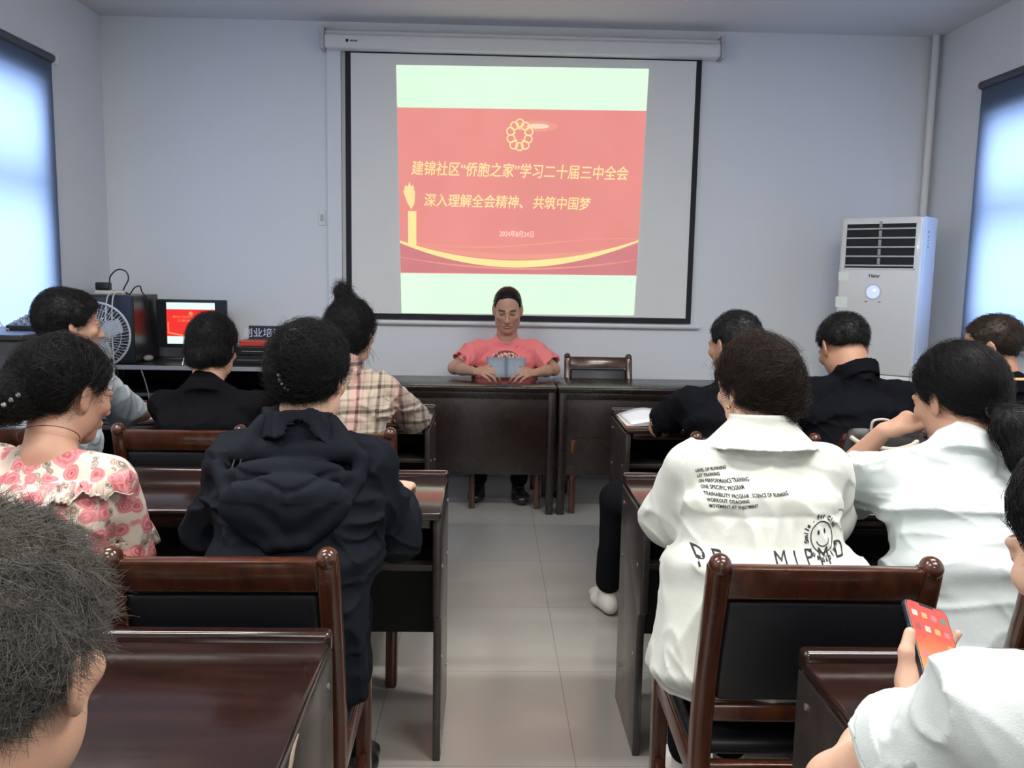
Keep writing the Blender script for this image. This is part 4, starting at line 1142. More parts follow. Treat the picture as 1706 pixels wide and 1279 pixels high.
for j in range(5):
    row = []
    for i in range(17):
        a = PI*i/16; rr_ = j/4
        xx, zz = .088*math.cos(a)*rr_, .862+.066*math.sin(a)*rr_
        co, no, fi, di = tr_.ray_cast(Vector((xx, 1.2, zz)), Vector((0, -1, 0))); row.append((xx, (co.y if co else .15)+.0012, zz))
    gr_.append(row)
bm_.sheet(gr_).build('printed_arch', plain('print_dark_red', (.22, .06, .05), .7), PINK.sh)
shirt_print(PINK, 'MODERN', .050, 0, .885, plain('print_cream', (.75, .66, .52), .7), arch=.55, sx=.78)

def grey_booklet():
    o = empty('grey_booklet', (.105, 5.135, .79)); tag(o, 'grey blue booklet held open by the man in pink', 'booklet')
    m = plain('booklet_cover', (.26, .31, .37), .55, var=.08)
    for s_, q in ((-1, 'left'), (1, 'right')):
        g = [[(s_*(.118*i/6), .020-.018*math.sin(PI*i/6)+.055*j/4, .115*j/4) for i in range(7)] for j in range(5)]
        MB().sheet(g).solid(.002).build('cover', m, o, smooth=True)
    MB().sheet([[(-.112+.224*i/12, .026+.055*j/4-.015*math.sin(PI*abs(i-6)/6), .004+.109*j/4) for i in range(13)] for j in range(5)]).solid(.001).build('page', M_paper, o, smooth=True)
grey_booklet()

# ---- front row, left block
P = Person('person in a grey blue T-shirt with short dark hair beside the fan', (-1.56, 3.08), neck=(-1.575, 3.20, 1.055), head=(-1.565, 3.29, 1.190), yaw=52, pitch=8, shw=.16, skin=SKIN['mid'], twist=15)
P.set_arm(1, (-1.40, 3.66, .82), elbow=(-1.41, 3.42, .83), hand=HAND_DESK); P.set_arm(-1, (-1.66, 3.70, .80), hand=HAND_DESK)
P.body(); P.shirt('t_shirt', cloth('grey_blue_cotton', (.34, .39, .44)), sl=.85, sr=(.060, .074), collar=crew, w=((.165, .12), (.165, .12), (.17, .108)), seed=2)
P.legs(M_trs, M_shoe)
P.hair(H_BLK, LINE_F, grow=.014, n=2200, length=.06, extra=lambda b, s: b.add(ellip(s.H((0, -.05, .03)), (.088, .085, .098), s.M), .02))
tag(MB().box((-1.48, 3.72, .7605), (-1.26, 3.98, .7645)).build('notepad', M_paper), 'white note sheets under the hand of the person in grey blue', 'paper')

P = Person('person in a plain black top with a low hair knot in front of the monitor', (-1.02, 3.08), neck=(-1.03, 3.16, .985), head=(-1.028, 3.25, 1.112), yaw=6, pitch=14, shw=.155, fem=True, skin=SKIN['mid'], hs=(.98, 1, 1))
P.set_arm(1, (-.86, 3.74, .80), hand=HAND_DESK); P.set_arm(-1, (-1.18, 3.74, .80), hand=HAND_DESK)
P.body(); P.shirt('black_top', cloth('black_cotton', (.0045, .0045, .006)), sl=.8, sr=(.056, .066), collar=crew, w=((.16, .115), (.158, .112), (.165, .105)), seed=3)
P.legs(M_trs, M_shoe)
P.hair(H_BLK, LINE_F, grow=.012, n=2600, length=.07, flow=P.to((0, -.15, -.045)), bun=lambda b, s: b.add(ellip(s.H((.0, -.108, -.05)), (.036, .034, .034), s.M), .018), extra=lambda b, s: b.add(ellip(s.H((0, -.03, -.02)), (.084, .08, .07), s.M), .02))
cl = MB().tube([P.hc+P.M@vec(-.089+.0, -.03-.02*t, -.02-.05*t) for t in np.linspace(0, 1, 8)], .0022, 6).build('ear_loop', M_paper, P.root)
cl['label'] = 'white loop behind the ear'

P = Person('woman in a beige and pink plaid shirt with a high top knot', (-.52, 3.07), neck=(-.535, 3.17, 1.055), head=(-.515, 3.25, 1.175), yaw=14, pitch=10, shw=.158, fem=True, skin=SKIN['fair'], hs=(.98, 1, 1))
P.set_arm(1, (-.36, 3.66, .81), elbow=(-.300, 3.36, .855), hand=HAND_DESK); P.set_arm(-1, (-.66, 3.70, .80), hand=HAND_DESK)
def shirt_collar(r=.068, h=.034, fl=-.25, th=.005, front=None):
    return lambda b, s: b.add(collar_prim(s.neck+s.up*.004, nrm(s.H((0, -.02, -.05))-s.neck), r, -fl*-1, -.03, h, th, front=front), .006)
P.body(); P.shirt('plaid_shirt', plaid_mat(), sl=1.30, sr=(.058, .064), slr=.058, collar=shirt_collar(.064, .030), w=((.165, .12), (.16, .115), (.168, .108)), hem=.50, seed=4, folds=(.008, (9, 9, 6)))
P.legs(M_trs, M_shoe)
def topknot(b, s):
    b.add(ellip(s.H((-.030, -.035, .155)), (.027, .027, .027), s.M), .012); b.add(ellip(s.H((-.018, -.03, .125)), (.035, .035, .026), s.M), .02)
def headback(b, s):
    b.add(ellip(s.H((0, -.04, .0)), (.084, .085, .10), s.M), .02)
P.hair(H_BLK, LINE_F, grow=.010, n=3000, length=.08, flow=P.to((-.03, -.03, .17)), extra=headback, bun=topknot, jit=.25, lift=.06)
def wisps(P, m, specs, seed=1, name='loose_strand'):
    """a few loose hairs: (start, direction, length) in the head frame"""
    rng = np.random.default_rng(seed); b = MB()
    for p0, d, L, n_, sp in specs:
        for i in range(n_):
            p = vec(*p0)+rng.normal(size=3)*sp; dd = nrm(vec(*d)+rng.normal(size=3)*.25); pts = []
            for k in range(7):
                pts.append(P.H(p)); p = p+dd*L/6; dd = nrm(dd+rng.normal(size=3)*.15+vec(0, 0, -.08))
            b.tube(pts, [.0008*(1-.1*k) for k in range(7)], 3)
    return b.build(name, m, P.hr, smooth=True)
wisps(P, H_BLK, [((.05, -.06, -.06), (.25, 0, -1), .10, 14, .008), ((-.05, -.03, .155), (-1, 0, .4), .035, 8, .006), ((-.08, .0, .05), (-1, .2, .3), .03, 10, .02), ((.07, -.03, -.03), (.4, 0, -1), .09, 8, .01)])

# ---- middle row, left block
P = Person('woman in a cream blouse with pink roses, dark hair in a low bun', (-1.00, 1.79), neck=(-.975, 1.915, 1.025), head=(-.965, 2.00, 1.122), yaw=30, pitch=16, roll=4, shw=.142, fem=True, skin=SKIN['mid'], nr=.054, res=.004, hs=(.96, .96, .97), twist=12)
P.set_arm(1, (-1.0, 2.20, .79), elbow=(-.845, 1.975, .735), hand=HAND_DESK); P.set_arm(-1, (-1.15, 2.40, .80), hand=HAND_DESK)
M_flo = floral_mat()
P.body(); P.shirt('floral_blouse', M_flo, sl=.70, sr=(.056, .074), w=((.185, .13), (.165, .12), (.168, .105)), seed=5, top=.05, nape=False, folds=(.006, (8, 8, 5)), hem=.47, res=.0045)
P.legs(M_trs, M_shoe)
def frill(P, pts, drop, amp, waves, name, m, out=(0, -1, 0), th=.0016):
    """a gathered ruffle hanging from a line of points"""
    b = MB(); n = len(pts); out = nrm(vec(*out)); g = []
    for j in range(5):
        row = []
        for i, (p, o_) in enumerate(pts):
            t = i/(n-1); ph = waves*2*PI*t
            row.append(np.asarray(p)+vec(0, 0, -drop*j/4)+np.asarray(o_)*(.004+amp*(j/4)**.7*(1.0+.9*math.sin(ph)+.3*math.sin(2.3*ph))))
        g.append(row)
    return b.sheet(g).solid(th).build(name, m, P.root, smooth=True)
def surf_line(P, xs, zs, ytrace=-1):
    """points on the back of the shirt at local (x, z)"""
    tree = BVHTree.FromPolygons([tuple(q) for q in P.sV], [tuple(q) for q in P.sQ]); out = []
    for x, z in zip(xs, zs):
        co, no, fi, di = tree.ray_cast(Vector((x, -1.0, z)), Vector((0, 1, 0)))
        if co is not None: out.append((np.array(co), np.array(no)))
    return out
nx = P.neck
t_ = np.linspace(-1, 1, 150)
g_ = []
for j in range(7):
    f_ = j/6; row = []
    L_ = surf_line(P, nx[0]+t_*.188, nx[2]-.052-.020*(1-np.abs(t_)**2.2)-.040*f_-.006*f_*np.sin(t_*27))
    for i_, (p_, n_) in enumerate(L_):
        ph = t_[min(i_, 149)]*17*PI; row.append(p_+n_*(.002+.017*f_**.6*(1+.55*math.sin(ph)+.3*math.sin(2.7*ph+1))))
    g_.append(row)
m_ = min(len(r_) for r_ in g_); MB().sheet([r_[:m_] for r_ in g_]).solid(.0018).build('ruffle', M_flo, P.root, smooth=True)
MB().tube([Vector(p_) for p_ in g_[-1][:m_]], .0016, 5).build('lace_edge', plain('lace_cream', (.62, .56, .48), .8), P.root, smooth=True)
en, d, r1 = P.ends[1]
e1 = nrm(np.cross(d, vec(0, 1, 0))); e2 = np.cross(d, e1)
ringp = [(en-d*.012+(e1*math.cos(a)+e2*math.sin(a))*(r1-.004), e1*math.cos(a)+e2*math.sin(a)) for a in np.linspace(0, 2*PI, 120)]
frill(P, ringp, .042, .008, 9, 'sleeve_ruffle', M_flo)
def bunlow(b, s):
    b.add(ellip(s.H((-.01, -.135, -.035)), (.055, .050, .050), s.M), .02)
P.hair(H_BLK, [(-.15, -.10), (-.09, -.085), (-.07, -.065), (-.045, -.040), (-.032, .030), (.0, .042), (.022, .030), (.035, .030), (.06, .062), (.085, .085), (.13, .09)], grow=.009, n=5200, length=.09, flow=P.to((-.01, -.16, -.04)), bun=bunlow, extra=lambda b, s: b.add(ellip(s.H((0, -.055, .026)), (.078, .080, .086), s.M), .012), r=.0006, jit=.12, res=.004)
M_pearl = plain('pearl', (.75, .72, .70), .2, coat=.5)
b = MB()
for k in range(4): b.sph(P.H((.046-.004*k, -.150-.010*k, -.022-.013*k)), .006, 12)
b.build('hair_clip', M_pearl, P.hr, smooth=True)
ax = nrm(P.H((0, -.02, -.05))-P.neck); e1 = nrm(np.cross(ax, vec(0, 1, 0))); e2 = np.cross(ax, e1)
nk = MB().tube([P.neck+ax*.012+(e1*math.cos(a)+e2*math.sin(a))*.064-vec(0, 0, .012)*math.sin(a) for a in np.linspace(0, 2*PI, 48, endpoint=False)], .0011, 5, True).build('necklace', plain('thin_chain', (.10, .07, .05), .3, .8), P.root)

P = Person('person in a navy hooded jacket, dark hair pinned up with a beaded clip', (-.430, 1.83), neck=(-.420, 1.905, 1.065), head=(-.402, 1.965, 1.170), yaw=14, pitch=12, shw=.152, skin=SKIN['fair'], nr=.054, res=.004, hs=(.89, .92, .95), shdrop=.080)
P.set_arm(1, (-.235, 2.30, .815), elbow=(-.212, 2.0, .790), hand=HAND_DESK); P.set_arm(-1, (-.60, 2.32, .81), elbow=(-.638, 2.0, .80), hand=HAND_DESK)
def navy_mat():
    t = NT('navy_jacket'); c = t.mix(t.noise(6, 4), (.0075, .0092, .0135), (.0115, .014, .020))
    return cloth('navy', None, rough=.75, c=c, t=t, weave=600, sheen=.05)
M_navy = navy_mat()
def jcollar(b, s): b.add(collar_prim(s.neck+s.Y*.006, nrm(s.up+vec(0, .3, .3)), .070, .2, -.035, .034, .009), .012)
P.body(); P.shirt('hooded_jacket', M_navy, sl=1.78, sr=(.058, .062), slr=.052, w=((.172, .14), (.178, .13), (.175, .108)), drop=.03, seed=6, extra=jcollar, folds=(.009, (6, 7, 6)), res=.0045, shr=.058)
P.legs(M_trs, M_shoe, knees={1: (-.37, 2.22, .52), -1: (-.50, 2.22, .52)}, ankles={1: (-.36, 2.24, .10), -1: (-.51, 2.24, .10)})
def pinned(b, s): b.add(ellip(s.H((-.01, -.112, .045)), (.034, .028, .050), s.M), .018)
P.hair(H_BLK, [(-.15, -.075), (-.07, -.078), (-.045, -.060), (-.018, -.020), (.0, .015), (.02, .005), (.04, .030), (.06, .062), (.085, .085), (.13, .09)], grow=.012, n=5200, length=.085, flow=P.to((-.02, -.16, .10)), bun=pinned, extra=lambda b, s: b.add(ellip(s.H((0, -.045, .022)), (.078, .083, .088), s.M), .015), r=.0006, jit=.2, res=.004, lift=.01)
tr_ = BVHTree.FromPolygons([tuple(q) for q in P.hV], [tuple(q) for q in P.hQ]); b = MB()
for k, (dx, dz) in enumerate(((-.046, .020), (-.044, .010), (-.040, .001), (-.034, -.007), (-.027, -.012))):
    co, no, fi, di = tr_.ray_cast(Vector((P.hc[0]+dx, -1.5, P.hc[2]+dz)), Vector((0, 1, 0)))
    if co: b.sph(co-Vector((0, .002, 0)), .0052 if k < 2 else .0036, 12)
b.build('hair_clip', M_pearl, P.hr, smooth=True)
# the hood lying on the upper back: a part of its own
def hood(P):
    tr = BVHTree.FromPolygons([tuple(q) for q in P.sV], [tuple(q) for q in P.sQ]); n_ = P.neck
    def back(dx, dz, out=0.0):
        co, no, fi, di = tr.ray_cast(Vector((n_[0]+dx, -1.5, n_[2]+dz)), Vector((0, 1, 0)))
        y = co.y if co else n_[1]-.02
        return vec(n_[0]+dx, y-out, n_[2]+dz)
    h = Sdf()
    rim = [(-.160, -.075), (-.125, -.125), (-.085, -.180), (-.020, -.215), (.045, -.205), (.100, -.160), (.140, -.100), (.150, -.055)]
    for (a, b_), (c, d_) in zip(rim, rim[1:]): h.add(rcone(back(a, b_, .008), back(c, d_, .008), .017, .017), .012)
    for dx, dz, rx, rz, out in ((-.03, -.135, .105, .062, .014), (.035, -.130, .105, .062, .014), (0, -.165, .095, .045, .014), (0, -.118, .11, .035, .018), (.0, -.085, .135, .040, .012)):
        h.add(ellip(back(dx, dz, out-.01), (rx, .028, rz)), .022)
    h.add(rcone(back(-.115, -.050, .012), n_+vec(-.072, -.01, .014), .026, .020), .015)
    h.add(rcone(back(.120, -.040, .012), n_+vec(.074, -.005, .014), .026, .020), .015)
    h.add(rcone(back(-.09, -.045, .006), back(.09, -.040, .006), .026, .026), .02)
    def hf(x, y, z):
        dx, dz = x-n_[0], z-n_[2]
        w = np.exp(-((dz+.125+.1*dx*dx)/.030)**2)*(np.abs(dx) < .13)
        line_ = dz+.098-.25*np.abs(dx-.01)+.004*np.sin(dx*55)
        below = np.clip(-line_/.02, 0, 1)*np.exp(-np.clip(-line_, 0, 1)/.035)*(np.abs(dx) < .12)
        return .005*np.exp(-(line_/.006)**2)*(np.abs(dx) < .125)+.0045*below*np.sin(dx*165+2.2*np.sin(dx*47))+.0022*np.sin((dz-.55*np.abs(dx-.01)+.02*np.sin(dx*30))*95)*(dz < -.125)
    h.add(hf, 0, 'd')
    V, Q = h.mesh(.0038); V = relax(V, Q, 1, .4); o = P.part('hood', V, Q, M_navy); return back
_back = hood(P)
# drawstring hanging from the hood
for dx in (-.118, -.104):
    MB().tube(bez([_back(dx, -.045, .030), _back(dx-.003, -.075, .038), _back(dx+.003, -.105, .034), _back(dx, -.15, .012)], 6), .0022, 6).build('drawstring', M_dark, P.root, smooth=True)

# ---- front row, right block
P = Person('man in a black shirt at the aisle in the front row, face turned left', (.905, 3.04), neck=(.905, 3.13, 1.03), head=(.918, 3.215, 1.158), yaw=-28, pitch=10, shw=.165, skin=SKIN['dark'], hs=(1.04, 1, 1.02))
P.set_arm(-1, (.74, 3.66, .81), elbow=(.672, 3.33, .825), hand=HAND_DESK); P.set_arm(1, (1.06, 3.70, .80), hand=HAND_DESK)
M_blk2 = cloth('black_polo', (.005, .0055, .008))
P.body(); P.shirt('black_shirt', M_blk2, sl=.86, sr=(.060, .072), collar=shirt_collar(.070, .028), seed=7)
P.legs(M_trs, M_sneak, knees={-1: (.52, 3.36, .53)}, ankles={-1: (.515, 3.50, .10)})
P.hair(H_BLK, LINE_M, grow=.008, n=2200, length=.018, lift=.35)

P = Person('broad man in a black polo seen from behind, head bent, before the air conditioner', (1.375, 3.04), neck=(1.368, 3.17, 1.055), head=(1.350, 3.265, 1.152), yaw=-10, pitch=30, shw=.185, skin=SKIN['dark'], nr=.066, hs=(1.05, 1.02, 1.02), shdrop=.078)
P.set_arm(-1, (1.16, 3.70, .80), hand=HAND_DESK); P.set_arm(1, (1.56, 3.70, .80), hand=HAND_DESK)
P.body(); P.shirt('black_polo', M_blk2, sl=.85, sr=(.066, .078), collar=shirt_collar(.078, .022), w=((.20, .15), (.20, .14), (.20, .122)), seed=8, shr=.062)
P.legs(M_trs, M_shoe)
P.hair(H_BLK, [(-.15, -.02), (-.07, -.022), (-.045, -.01), (-.022, .015), (.0, .03), (.02, .02), (.035, .02), (.045, .055), (.07, .078), (.12, .082)], grow=.008, n=2600, length=.022, lift=.4)

P = Person('man with thinning hair in a dark shirt, partly hidden at the right window', (1.93, 3.04), neck=(1.925, 3.13, 1.035), head=(1.885, 3.20, 1.165), yaw=-52, pitch=12, shw=.165, skin=SKIN['dark'], hs=(1.03, 1.04, 1.02))
P.set_arm(-1, (1.84, 3.70, .80), hand=HAND_DESK); P.set_arm(1, (2.15, 3.70, .80), hand=HAND_DESK)
P.body(); P.shirt('dark_shirt', M_blk2, sl=.85, sr=(.060, .072), collar=lambda b, s: b.add(collar_prim(s.neck, s.up, .070, .1, -.03, .02, .006), .006), seed=9)
cb_ = Sdf().add(collar_prim(P.neck+P.up*.018, P.up, .071, .1, -.004, .006, .005)); V, Q = cb_.mesh(.004)
o = P.part('collar_trim', V, Q, plain('peach_trim', (.72, .42, .22), .7)); o['label'] = 'peach coloured collar trim'
P.legs(M_trs, M_shoe)
P.hair(H_BRN, LINE_M, grow=.005, n=1500, length=.02, lift=.35)
MB().tube([P.H((-.030*math.cos(a)-.033, .100, .003+.022*math.sin(a))) for a in np.linspace(0, 2*PI, 20, endpoint=False)], .0016, 5, True).tube([P.H((-.062, .095, .010)), P.H((-.085, .03, .010)), P.H((-.090, -.02, .006))], .0016, 5).tube([P.H((.030*math.cos(a)+.033, .100, .003+.022*math.sin(a))) for a in np.linspace(0, 2*PI, 20, endpoint=False)], .0016, 5, True).tube([P.H((-.006, .108, .008)), P.H((.006, .108, .008))], .0016, 5).build('eyeglasses', plain('glass_frame', (.25, .23, .22), .3, .7), P.root)

# ---- middle row, right block
P = Person('woman in a loose white shirt printed with black lettering and a smiling face', (.610, 1.80), neck=(.612, 1.90, 1.065), head=(.612, 1.965, 1.160), yaw=-24, pitch=10, shw=.150, fem=True, skin=SKIN['fair'], res=.004, shdrop=.075, hs=(.87, .89, .93))
P.set_arm(-1, (.50, 2.36, .805), elbow=(.455, 2.02, .845), hand=HAND_DESK); P.set_arm(1, (.76, 2.36, .805), elbow=(.80, 2.02, .845), hand=HAND_DESK)
def white_shirt_mat(name, col):
    t = NT(name); c = t.mix(t.noise(5, 3), tuple(x*.95 for x in col), col)
    return cloth(name, None, c=c, t=t, weave=700)
M_ws = white_shirt_mat('white_printed_cotton', (.66, .68, .63))
YOKE = P.neck[2]-.160
def loose(b, s):
    n_ = s.neck
    b.add(econe(s.hip+vec(-.01, -.01, .03), s.mid, (.235, .17), (.20, .132), s.X, .05), .05)
    for q in (-1, 1):
        e, w_ = s.arm[q]
        b.add(ellip(e-vec(0, 0.01, .005), (.068, .08, .068)), .03)
def gathers(x, y, z):
    x0 = P.neck[0]
    below = np.clip((YOKE+.012*np.cos((x-x0)*9)-z)/.02, 0, 1)*np.exp(-np.clip(YOKE-z, 0, 1)/.16)
    seam = np.exp(-((z-YOKE-.012*np.cos((x-x0)*9))/.005)**2)
    mid = np.exp(-((x-x0)/.16)**4)
    return mid*(.0032*below*np.sin(x*120+2.5*np.sin(x*31))+.0025*seam)
def big_collar(b, s):
    A = nrm(vec(0, .12, 1))
    b.add(collar_prim(s.neck+s.Y*.010, A, .060, .0, -.065, .045, .007), .006)
    b.add(collar_prim(s.neck+s.Y*.008, A, .096, 1.0, -.030, .040, .0065, el=.8), .004)
P.body(); P.shirt('white_shirt', M_ws, sl=1.12, sr=(.062, .078), slr=.058, w=((.225, .16), (.195, .13), (.172, .108)), drop=.02, seed=10, extra=loose, collar=lambda b, s: (big_collar(b, s), b.add(gathers, 0, 'd')), folds=(.006, (7, 6, 4)), hem=.53, res=.0045, shr=.058)
P.legs(M_trs, M_sneak, knees={-1: (.555, 2.20, .52), 1: (.68, 2.20, .52)}, ankles={-1: (.56, 2.22, .10), 1: (.68, 2.24, .10)})
def puff(b, s): b.add(ellip(s.H((.018, -.090, -.018)), (.042, .040, .048), s.M), .015)
P.hair(H_BRN, [(-.15, -.085), (-.07, -.080), (-.045, -.060), (-.018, -.015), (.0, .018), (.02, .005), (.04, .030), (.06, .062), (.085, .085), (.13, .09)], grow=.012, n=5600, length=.085, flow=P.to((.05, -.17, -.01)), bun=puff, extra=lambda b, s: b.add(ellip(s.H((0, -.045, .024)), (.077, .082, .086), s.M), .012), r=.0006, jit=.3, res=.004, lift=.015)
MB().sph(P.H((-.086, .002, -.042)), .0055, 12).build('earring', plain('gold', (.6, .42, .18), .25, 1), P.root, smooth=True)
WS = P
M_ink = plain('black_print', (.02, .02, .022), .8)
wtree = BVHTree.FromPolygons([tuple(q) for q in P.sV], [tuple(q) for q in P.sQ])
def on_back(me, name, off=.0016, subdiv=0):
    if subdiv:
        bm = bmesh.new(); bm.from_mesh(me); bmesh.ops.triangulate(bm, faces=bm.faces[:])
        for _ in range(subdiv): 
            es = [e for e in bm.edges if e.calc_length() > .008]
            if es: bmesh.ops.subdivide_edges(bm, edges=es, cuts=1); bmesh.ops.triangulate(bm, faces=bm.faces[:])
        bm.to_mesh(me); bm.free()
    for v_ in me.vertices:
        co, no, fi, di = wtree.ray_cast(Vector((v_.co.x, -1.2, v_.co.z)), Vector((0, 1, 0)))
        if co is not None: v_.co = Vector((v_.co.x, co.y-off, v_.co.z))
    me.materials.clear(); return link(name, me, M_ink, WS.sh)
def back_text(body, size, x, z, rot=0.0, align='LEFT', off=.0, sx=1.0, name='printed_line', sp=1.0):
    me = text_mesh(body, size, offset=off, align=align, spacing=sp)
    me.transform(Matrix.Translation((x, 0, z)) @ Matrix.Rotation(-R(rot), 4, 'Y') @ Matrix.Diagonal((sx, 1, 1, 1)) @ Matrix.Rotation(PI/2, 4, 'X'))
    return on_back(me, name, subdiv=2 if size > .03 else 0)
N0 = P.neck
for k, ln in enumerate(('LEVEL OF RUNNING', 'LST TRAINING', 'ON PERFORMANCE TRAINING', 'ONE SPECIFIC PROGRAM', 'TRAINABILITY PROGRAM , SCIENCE OF RUNNING', 'WORKOUT COACHING', 'MOVEMENT AT ENJOYMENT')):
    back_text(ln, 0.0092, N0[0]-.158+.0035*k, N0[2]-.070-.0108*k, rot=(8, 8, 7, 7, 5, 6, 6)[k], off=.0003, sx=.74, sp=1.1)
zb = N0[2]-.226
back_text('P E', .042, N0[0]-.172, zb-.012, rot=6); back_text('M I', .042, N0[0]-.022, zb+.002, rot=-1, sx=.95); back_text('P M', .042, N0[0]+.048, zb+.002, rot=-1, sx=.95); back_text('D', .042, N0[0]+.125, zb+.006, rot=-3)
back_text('S', .03, N0[0]-.11, zb-.05, rot=10)
# smiling face in a ring of letters
fx0, fz0 = N0[0]+.098, N0[2]-.190
def ring_mesh(cx, cz, r0, r1, a0=0, a1=2*PI, n=40, sxx=1, szz=1):
    b = MB(); b.sheet([[(cx+sxx*r*math.cos(a0+(a1-a0)*i/n), 0, cz+szz*r*math.sin(a0+(a1-a0)*i/n)) for i in range(n+1)] for r in (r0, r1)])
    me = bpy.data.meshes.new('printed_ring'); b.bm.to_mesh(me); b.bm.free(); return me
on_back(ring_mesh(fx0, fz0, .0285, .0308), 'printed_face')
on_back(ring_mesh(fx0, fz0, .0165, .0188, PI*1.12, PI*1.9), 'printed_smile')
for dx in (-.010, .008): on_back(ring_mesh(fx0+dx, fz0+.010, .0, .0026, n=14, szz=1.9), 'printed_eye')
on_back(ring_mesh(fx0+.058, fz0+.022, .0195, .0212, -PI*.45, PI*.55), 'printed_ring')
def arc_text(body, r, a0, a1, size):
    for i, ch in enumerate(body):
        if ch == ' ': continue
        a = R(a0+(a1-a0)*i/(len(body)-1))
        me = text_mesh(ch, size, offset=.0006)
        me.transform(Matrix.Translation((fx0+r*math.cos(a), 0, fz0+r*math.sin(a))) @ Matrix.Rotation(-(a-PI/2), 4, 'Y') @ Matrix.Rotation(PI/2, 4, 'X'))
        on_back(me, 'printed_letter')
arc_text('Smile . For Club', .040, 188, 22, .0125); arc_text('Enjoyment', .041, 330, 212, .0125)

P = Person('woman in a white T-shirt with a long low ponytail, chin resting on her hand', (1.085, 1.79), neck=(1.105, 1.945, 1.035), head=(1.128, 2.045, 1.135), yaw=-19, pitch=18, roll=-4, shw=.168, fem=True, skin=SKIN['mid'], res=.004, shdrop=.075, nr=.056)
P.set_arm(-1, (1.015, 2.165, 1.030), elbow=(.925, 2.34, .815), hand=dict(d=(.55, -.25, .45), n=(-.55, .0, .7), curl=(45, 50, 30), thumb=(.8, .4, -.2))); P.set_arm(1, (1.28, 2.38, .805), hand=HAND_DESK)
M_wt = white_shirt_mat('white_jersey', (.62, .68, .69))
P.body(); P.shirt('t_shirt', M_wt, sl=.66, sr=(.066, .084), collar=crew, w=((.185, .15), (.190, .14), (.185, .112)), seed=11, folds=(.007, (4, 5, 9)), res=.0045, shr=.062)
P.legs(M_trs, M_shoe)
def pony(b, s):
    n_ = s.hc
    t0 = s.H((-.016, -.118, -.045)); pts = [t0, t0+vec(.012, -.055, -.030), t0+vec(.03, -.088, -.080), t0+vec(.075, -.095, -.115)]
    for a, b_, r0, r1 in zip(pts, pts[1:], (.020, .042, .044), (.042, .044, .012)): b.add(rcone(a, b_, r0, r1), .02)
def pony_flow(p, s=P):
    t0 = s.H((-.016, -.118, -.045)); d = t0-p; dist = np.linalg.norm(d, axis=1)
    tail = (p[:, 1] < t0[1]-.02)
    return np.where(tail[:, None], vec(.45, -.12, -.75)[None, :], d/np.maximum(dist, 1e-6)[:, None])
P.hair(H_BLK, [(-.15, -.09), (-.11, -.085), (-.07, -.070), (-.045, -.045), (-.022, .004), (.0, .022), (.02, .005), (.04, .030), (.06, .062), (.085, .085), (.13, .09)], grow=.012, n=6000, length=.08, flow=pony_flow, bun=pony, extra=lambda b, s: b.add(ellip(s.H((0, -.045, .022)), (.082, .087, .091), s.M), .015), r=.0006, jit=.2, res=.004, lift=.03)
MB().tube([P.H((-.016, -.118, -.045))+.024*vec(math.cos(a), .35*math.sin(a), .9*math.sin(a)) for a in np.linspace(0, 2*PI, 20, endpoint=False)], .005, 8, True).build('hair_tie', M_black, P.hr, smooth=True)
# handbag hanging on the broad man's chair
hb = empty('handbag', (1.27, 2.715, .875)); tag(hb, 'black handbag with beige trim on the chair of the broad man in black', 'bag')
M_bag = plain('bag_black', (.012, .012, .014), .45, bump=.1); M_trim = plain('bag_trim', (.48, .42, .36), .6)
b = MB(); gr = []
for j in range(9):
    z = -.15+.21*j/8; w_ = .155-.035*(j/8)**2; t = .045*math.sin(PI*min(.98, .25+.6*(1-j/8)))
    gr.append([(w_*math.cos(a), t*math.sin(a)-.015, z+.012*math.sin(a*2)*(j/8)) for a in np.linspace(0, 2*PI, 29)])
b.sheet(gr); bmesh.ops.remove_doubles(b.bm, verts=b.bm.verts[:], dist=.0005); bmesh.ops.holes_fill(b.bm, edges=b.bm.edges[:], sides=0); b.build('bag_body', M_bag, hb, smooth=True)
MB().tube(bez([(-.125, -.045, .045), (-.09, -.06, .025), (.0, -.065, .010), (.06, -.06, .020), (.09, -.05, .035)], 8), [.006]+[.008]*31+[.006], 8).build('trim_band', M_trim, hb, smooth=True)
MB().tube(bez([(-.06, -.045, .065), (-.055, -.05, .098), (-.01, -.05, .100), (.01, -.045, .07)], 8), .0045, 8).build('handle', M_trim, hb, smooth=True)
MB().tube(bez([(.05, -.045, .065), (.055, -.05, .112), (.12, -.05, .115), (.135, -.045, .07)], 8), .0055, 8).build('handle', M_trim, hb, smooth=True)

# ---- nearest row
P = Person('man with short greying hair at the bottom left corner seen from behind', (-.50, .56), neck=(-.428, .62, .965), head=(-.412, .695, 1.085), yaw=4, pitch=10, shw=.17, skin=SKIN['mid'], nr=.058, res=.003, hs=(1.0, 1.0, 1.02))
P.set_arm(-1, (-.60, .93, .64), hand=HAND_DESK); P.set_arm(1, (-.42, .93, .64), elbow=(-.30, .78, .70), hand=HAND_DESK)
P.body(); P.shirt('dark_shirt', cloth('charcoal_cotton', (.022, .022, .024)), sl=.85, sr=(.060, .072), collar=crew, seed=12)
P.legs(M_trs, M_shoe)
P.hair(H_GRY, [(-.15, -.058), (-.07, -.056), (-.045, -.048), (-.022, -.020), (-.008, .028), (.01, .028), (.02, .012), (.035, .018), (.045, .055), (.07, .078), (.12, .082)], grow=.010, n=14000, length=.026, r=.00042, lift=.35, jit=.45, seg=4, hug=None, res=.003, rough=.003,
       flow=lambda p, s=P: (p-s.H((.0, -.03, .14)))+vec(.03, 0, -.02), keep=None)

